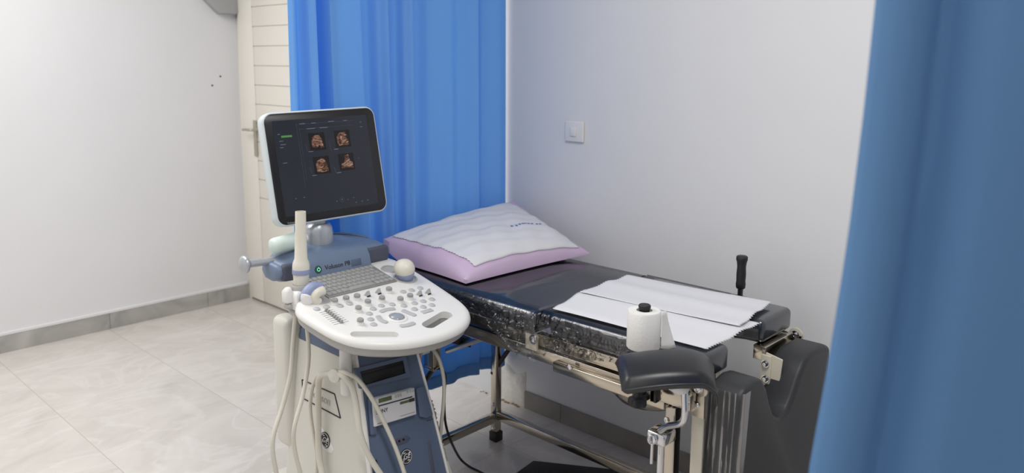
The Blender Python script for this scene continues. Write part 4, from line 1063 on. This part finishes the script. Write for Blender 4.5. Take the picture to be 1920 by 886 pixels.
# clear plastic film wrapped over the pads
def film_sheet(x0, x1, n, label, prof, m, xs=-9, ks=8, zoff=0, amp=.006, seed=1, taper=None):
    from mathutils import noise
    rows = []
    # split every side segment in four so that the creases have real shape
    fine = prof[:ks+1]
    for k in range(ks, len(prof)-1):
        for q in range(1, 5):
            t = q/4; fine.append(tuple(prof[k][c]*(1-t)+prof[k+1][c]*t for c in range(3))+(k+t,))
    fine = [f if len(f) == 4 else f+(i_,) for i_, f in enumerate(fine)]
    for i in range(n+1):
        x = x0+(x1-x0)*i/n; row = []
        for y, z, am, k in fine:
            if taper: y, z, am = taper(x, y, z, am, k)
            near = math.exp(-((x+1.60)/.16)**2)
            v = noise.turbulence(Vector((x*22+k*.35, k*.32-x*6, seed)), 4, True)-.5
            w_ = noise.noise(Vector((x*11, k*.25+x*5, seed+5)))
            d = am*(.010+.018*near)*(v+.5*w_)
            row.append(Vector((x+am*.006*w_, y-.002-abs(d), z+abs(d)*.25)))
        rows.append(row)
    b = MB()
    b.grid([r[:ks+1] for r in rows])
    for i in range(n):
        b.cur = 1 if x0+(x1-x0)*i/n > xs and x0+(x1-x0)*i/n < -1.40 else 2
        b.grid([rows[i][ks:], rows[i+1][ks:]])
    return tag(b.build('plastic_cover', [M['film'], M['film2'], M['film4']], None), label, 'plastic cover')
yb_ = Y0-.02
prof = [(2.39, .80, .05), (2.383, .825, .05), (2.36, .8335, .0), (2.2, .8335, 0), (2.0, .8335, 0), (1.9, .8335, 0), (1.82, .8335, .03), (yb_+.012, .833, .15), (yb_-.001, .823, .4), (yb_-.004, .81, .6), (yb_-.004, .795, .8), (yb_-.004, .78, 1), (yb_-.004, .765, 1.1), (yb_-.002, .75, 1.1), (yb_-.002, .735, 1.1), (yb_-.002, .72, 1), (yb_-.002, .705, 1)]
def tp_(x, y, z, am, k):
    if k >= 8:
        drop = min(1, max(.18, (x+2.1)/.45)); z = .823-(.823-z)*drop
        if x > -1.72: z -= (.823-z)*.25*min(1, (x+1.72)/.1)
    return y, z, am
film_sheet(-2.38, -1.552, 420, 'clear plastic film stretched over the back section of the table', prof, None, -1.76, 8, seed=3, taper=tp_)
prof = [(Y1+.006, .80, .05), (2.375, .8335, 0), (2.2, .8335, 0), (1.9, .8335, 0), (1.82, .833, .03), (Y0+.008, .8325, .15), (Y0-.004, .822, .4), (Y0-.006, .81, .6), (Y0-.006, .795, .8), (Y0-.006, .78, 1), (Y0-.006, .765, 1.1), (Y0-.005, .75, 1.1), (Y0-.005, .735, 1.1), (Y0-.005, .72, 1), (Y0-.005, .705, 1)]
def tp2(x, y, z, am, k):
    if k >= 7: drop = 1-.55*max(0, min(1, (x+1.42)/.3)); z = .823-(.823-z)*drop
    return y, z, am
film_sheet(-1.560, -1.17, 210, 'clear plastic film gathered along the near side of the seat section', prof, None, -9, 7, seed=8, taper=tp2)
rows = []
for i in range(41):
    z = .76-.62*i/40; row = []
    for j in range(25):
        t_ = j/24; x = -.99+.115*t_-(.76-z)*.035; y = 1.794-.004*abs(S(t_*21+z*3))-.003*abs(S(t_*47-z*5)); 
        if j > 20: x = -.8785-(.76-z)*.035; y = 1.794+.010*(j-20)
        row.append(Vector((x, y, z)))
    rows.append(row)
tag(MB().grid(rows).build('plastic_cover', M['film3'], None), 'clear plastic film hanging in long creases over the near side of the leg pad', 'plastic cover')

# ================================================================== ON THE FLOOR
a_, b_, c_, d_ = onz(1000, 862, .03), onz(962, 889, .03), onz(1180, 930, .03), onz(1240, 888, .03)
mo = MB().loft([[Vector((p.x, p.y, z)) for p in (a_, b_, c_, d_)] for z in (.0, .03)]).build('floor_mat', mat('black_mat', (30, 29, 30), .6, bump=.3, bscale=300), None, bevel=.004)
tag(mo, 'flat black slab lying on the tiles under the examination table', 'mat')
cable('thin black power cord dropping from the pole socket and trailing over the tiles', [Vector((-2.06, 1.79, .512)), ony(834, 700, 1.80), ony(833, 745, 1.81), ony(835, 790, 1.83), ony(845, 825, 1.86), onz(862, 858, .05), onz(880, 874, .012), onz(900, 884, .008), onz(918, 896, .008), onz(925, 925, .008), onz(915, 960, .008)], .0048, 'rubber', 10, 'power_cord', 'power cord')
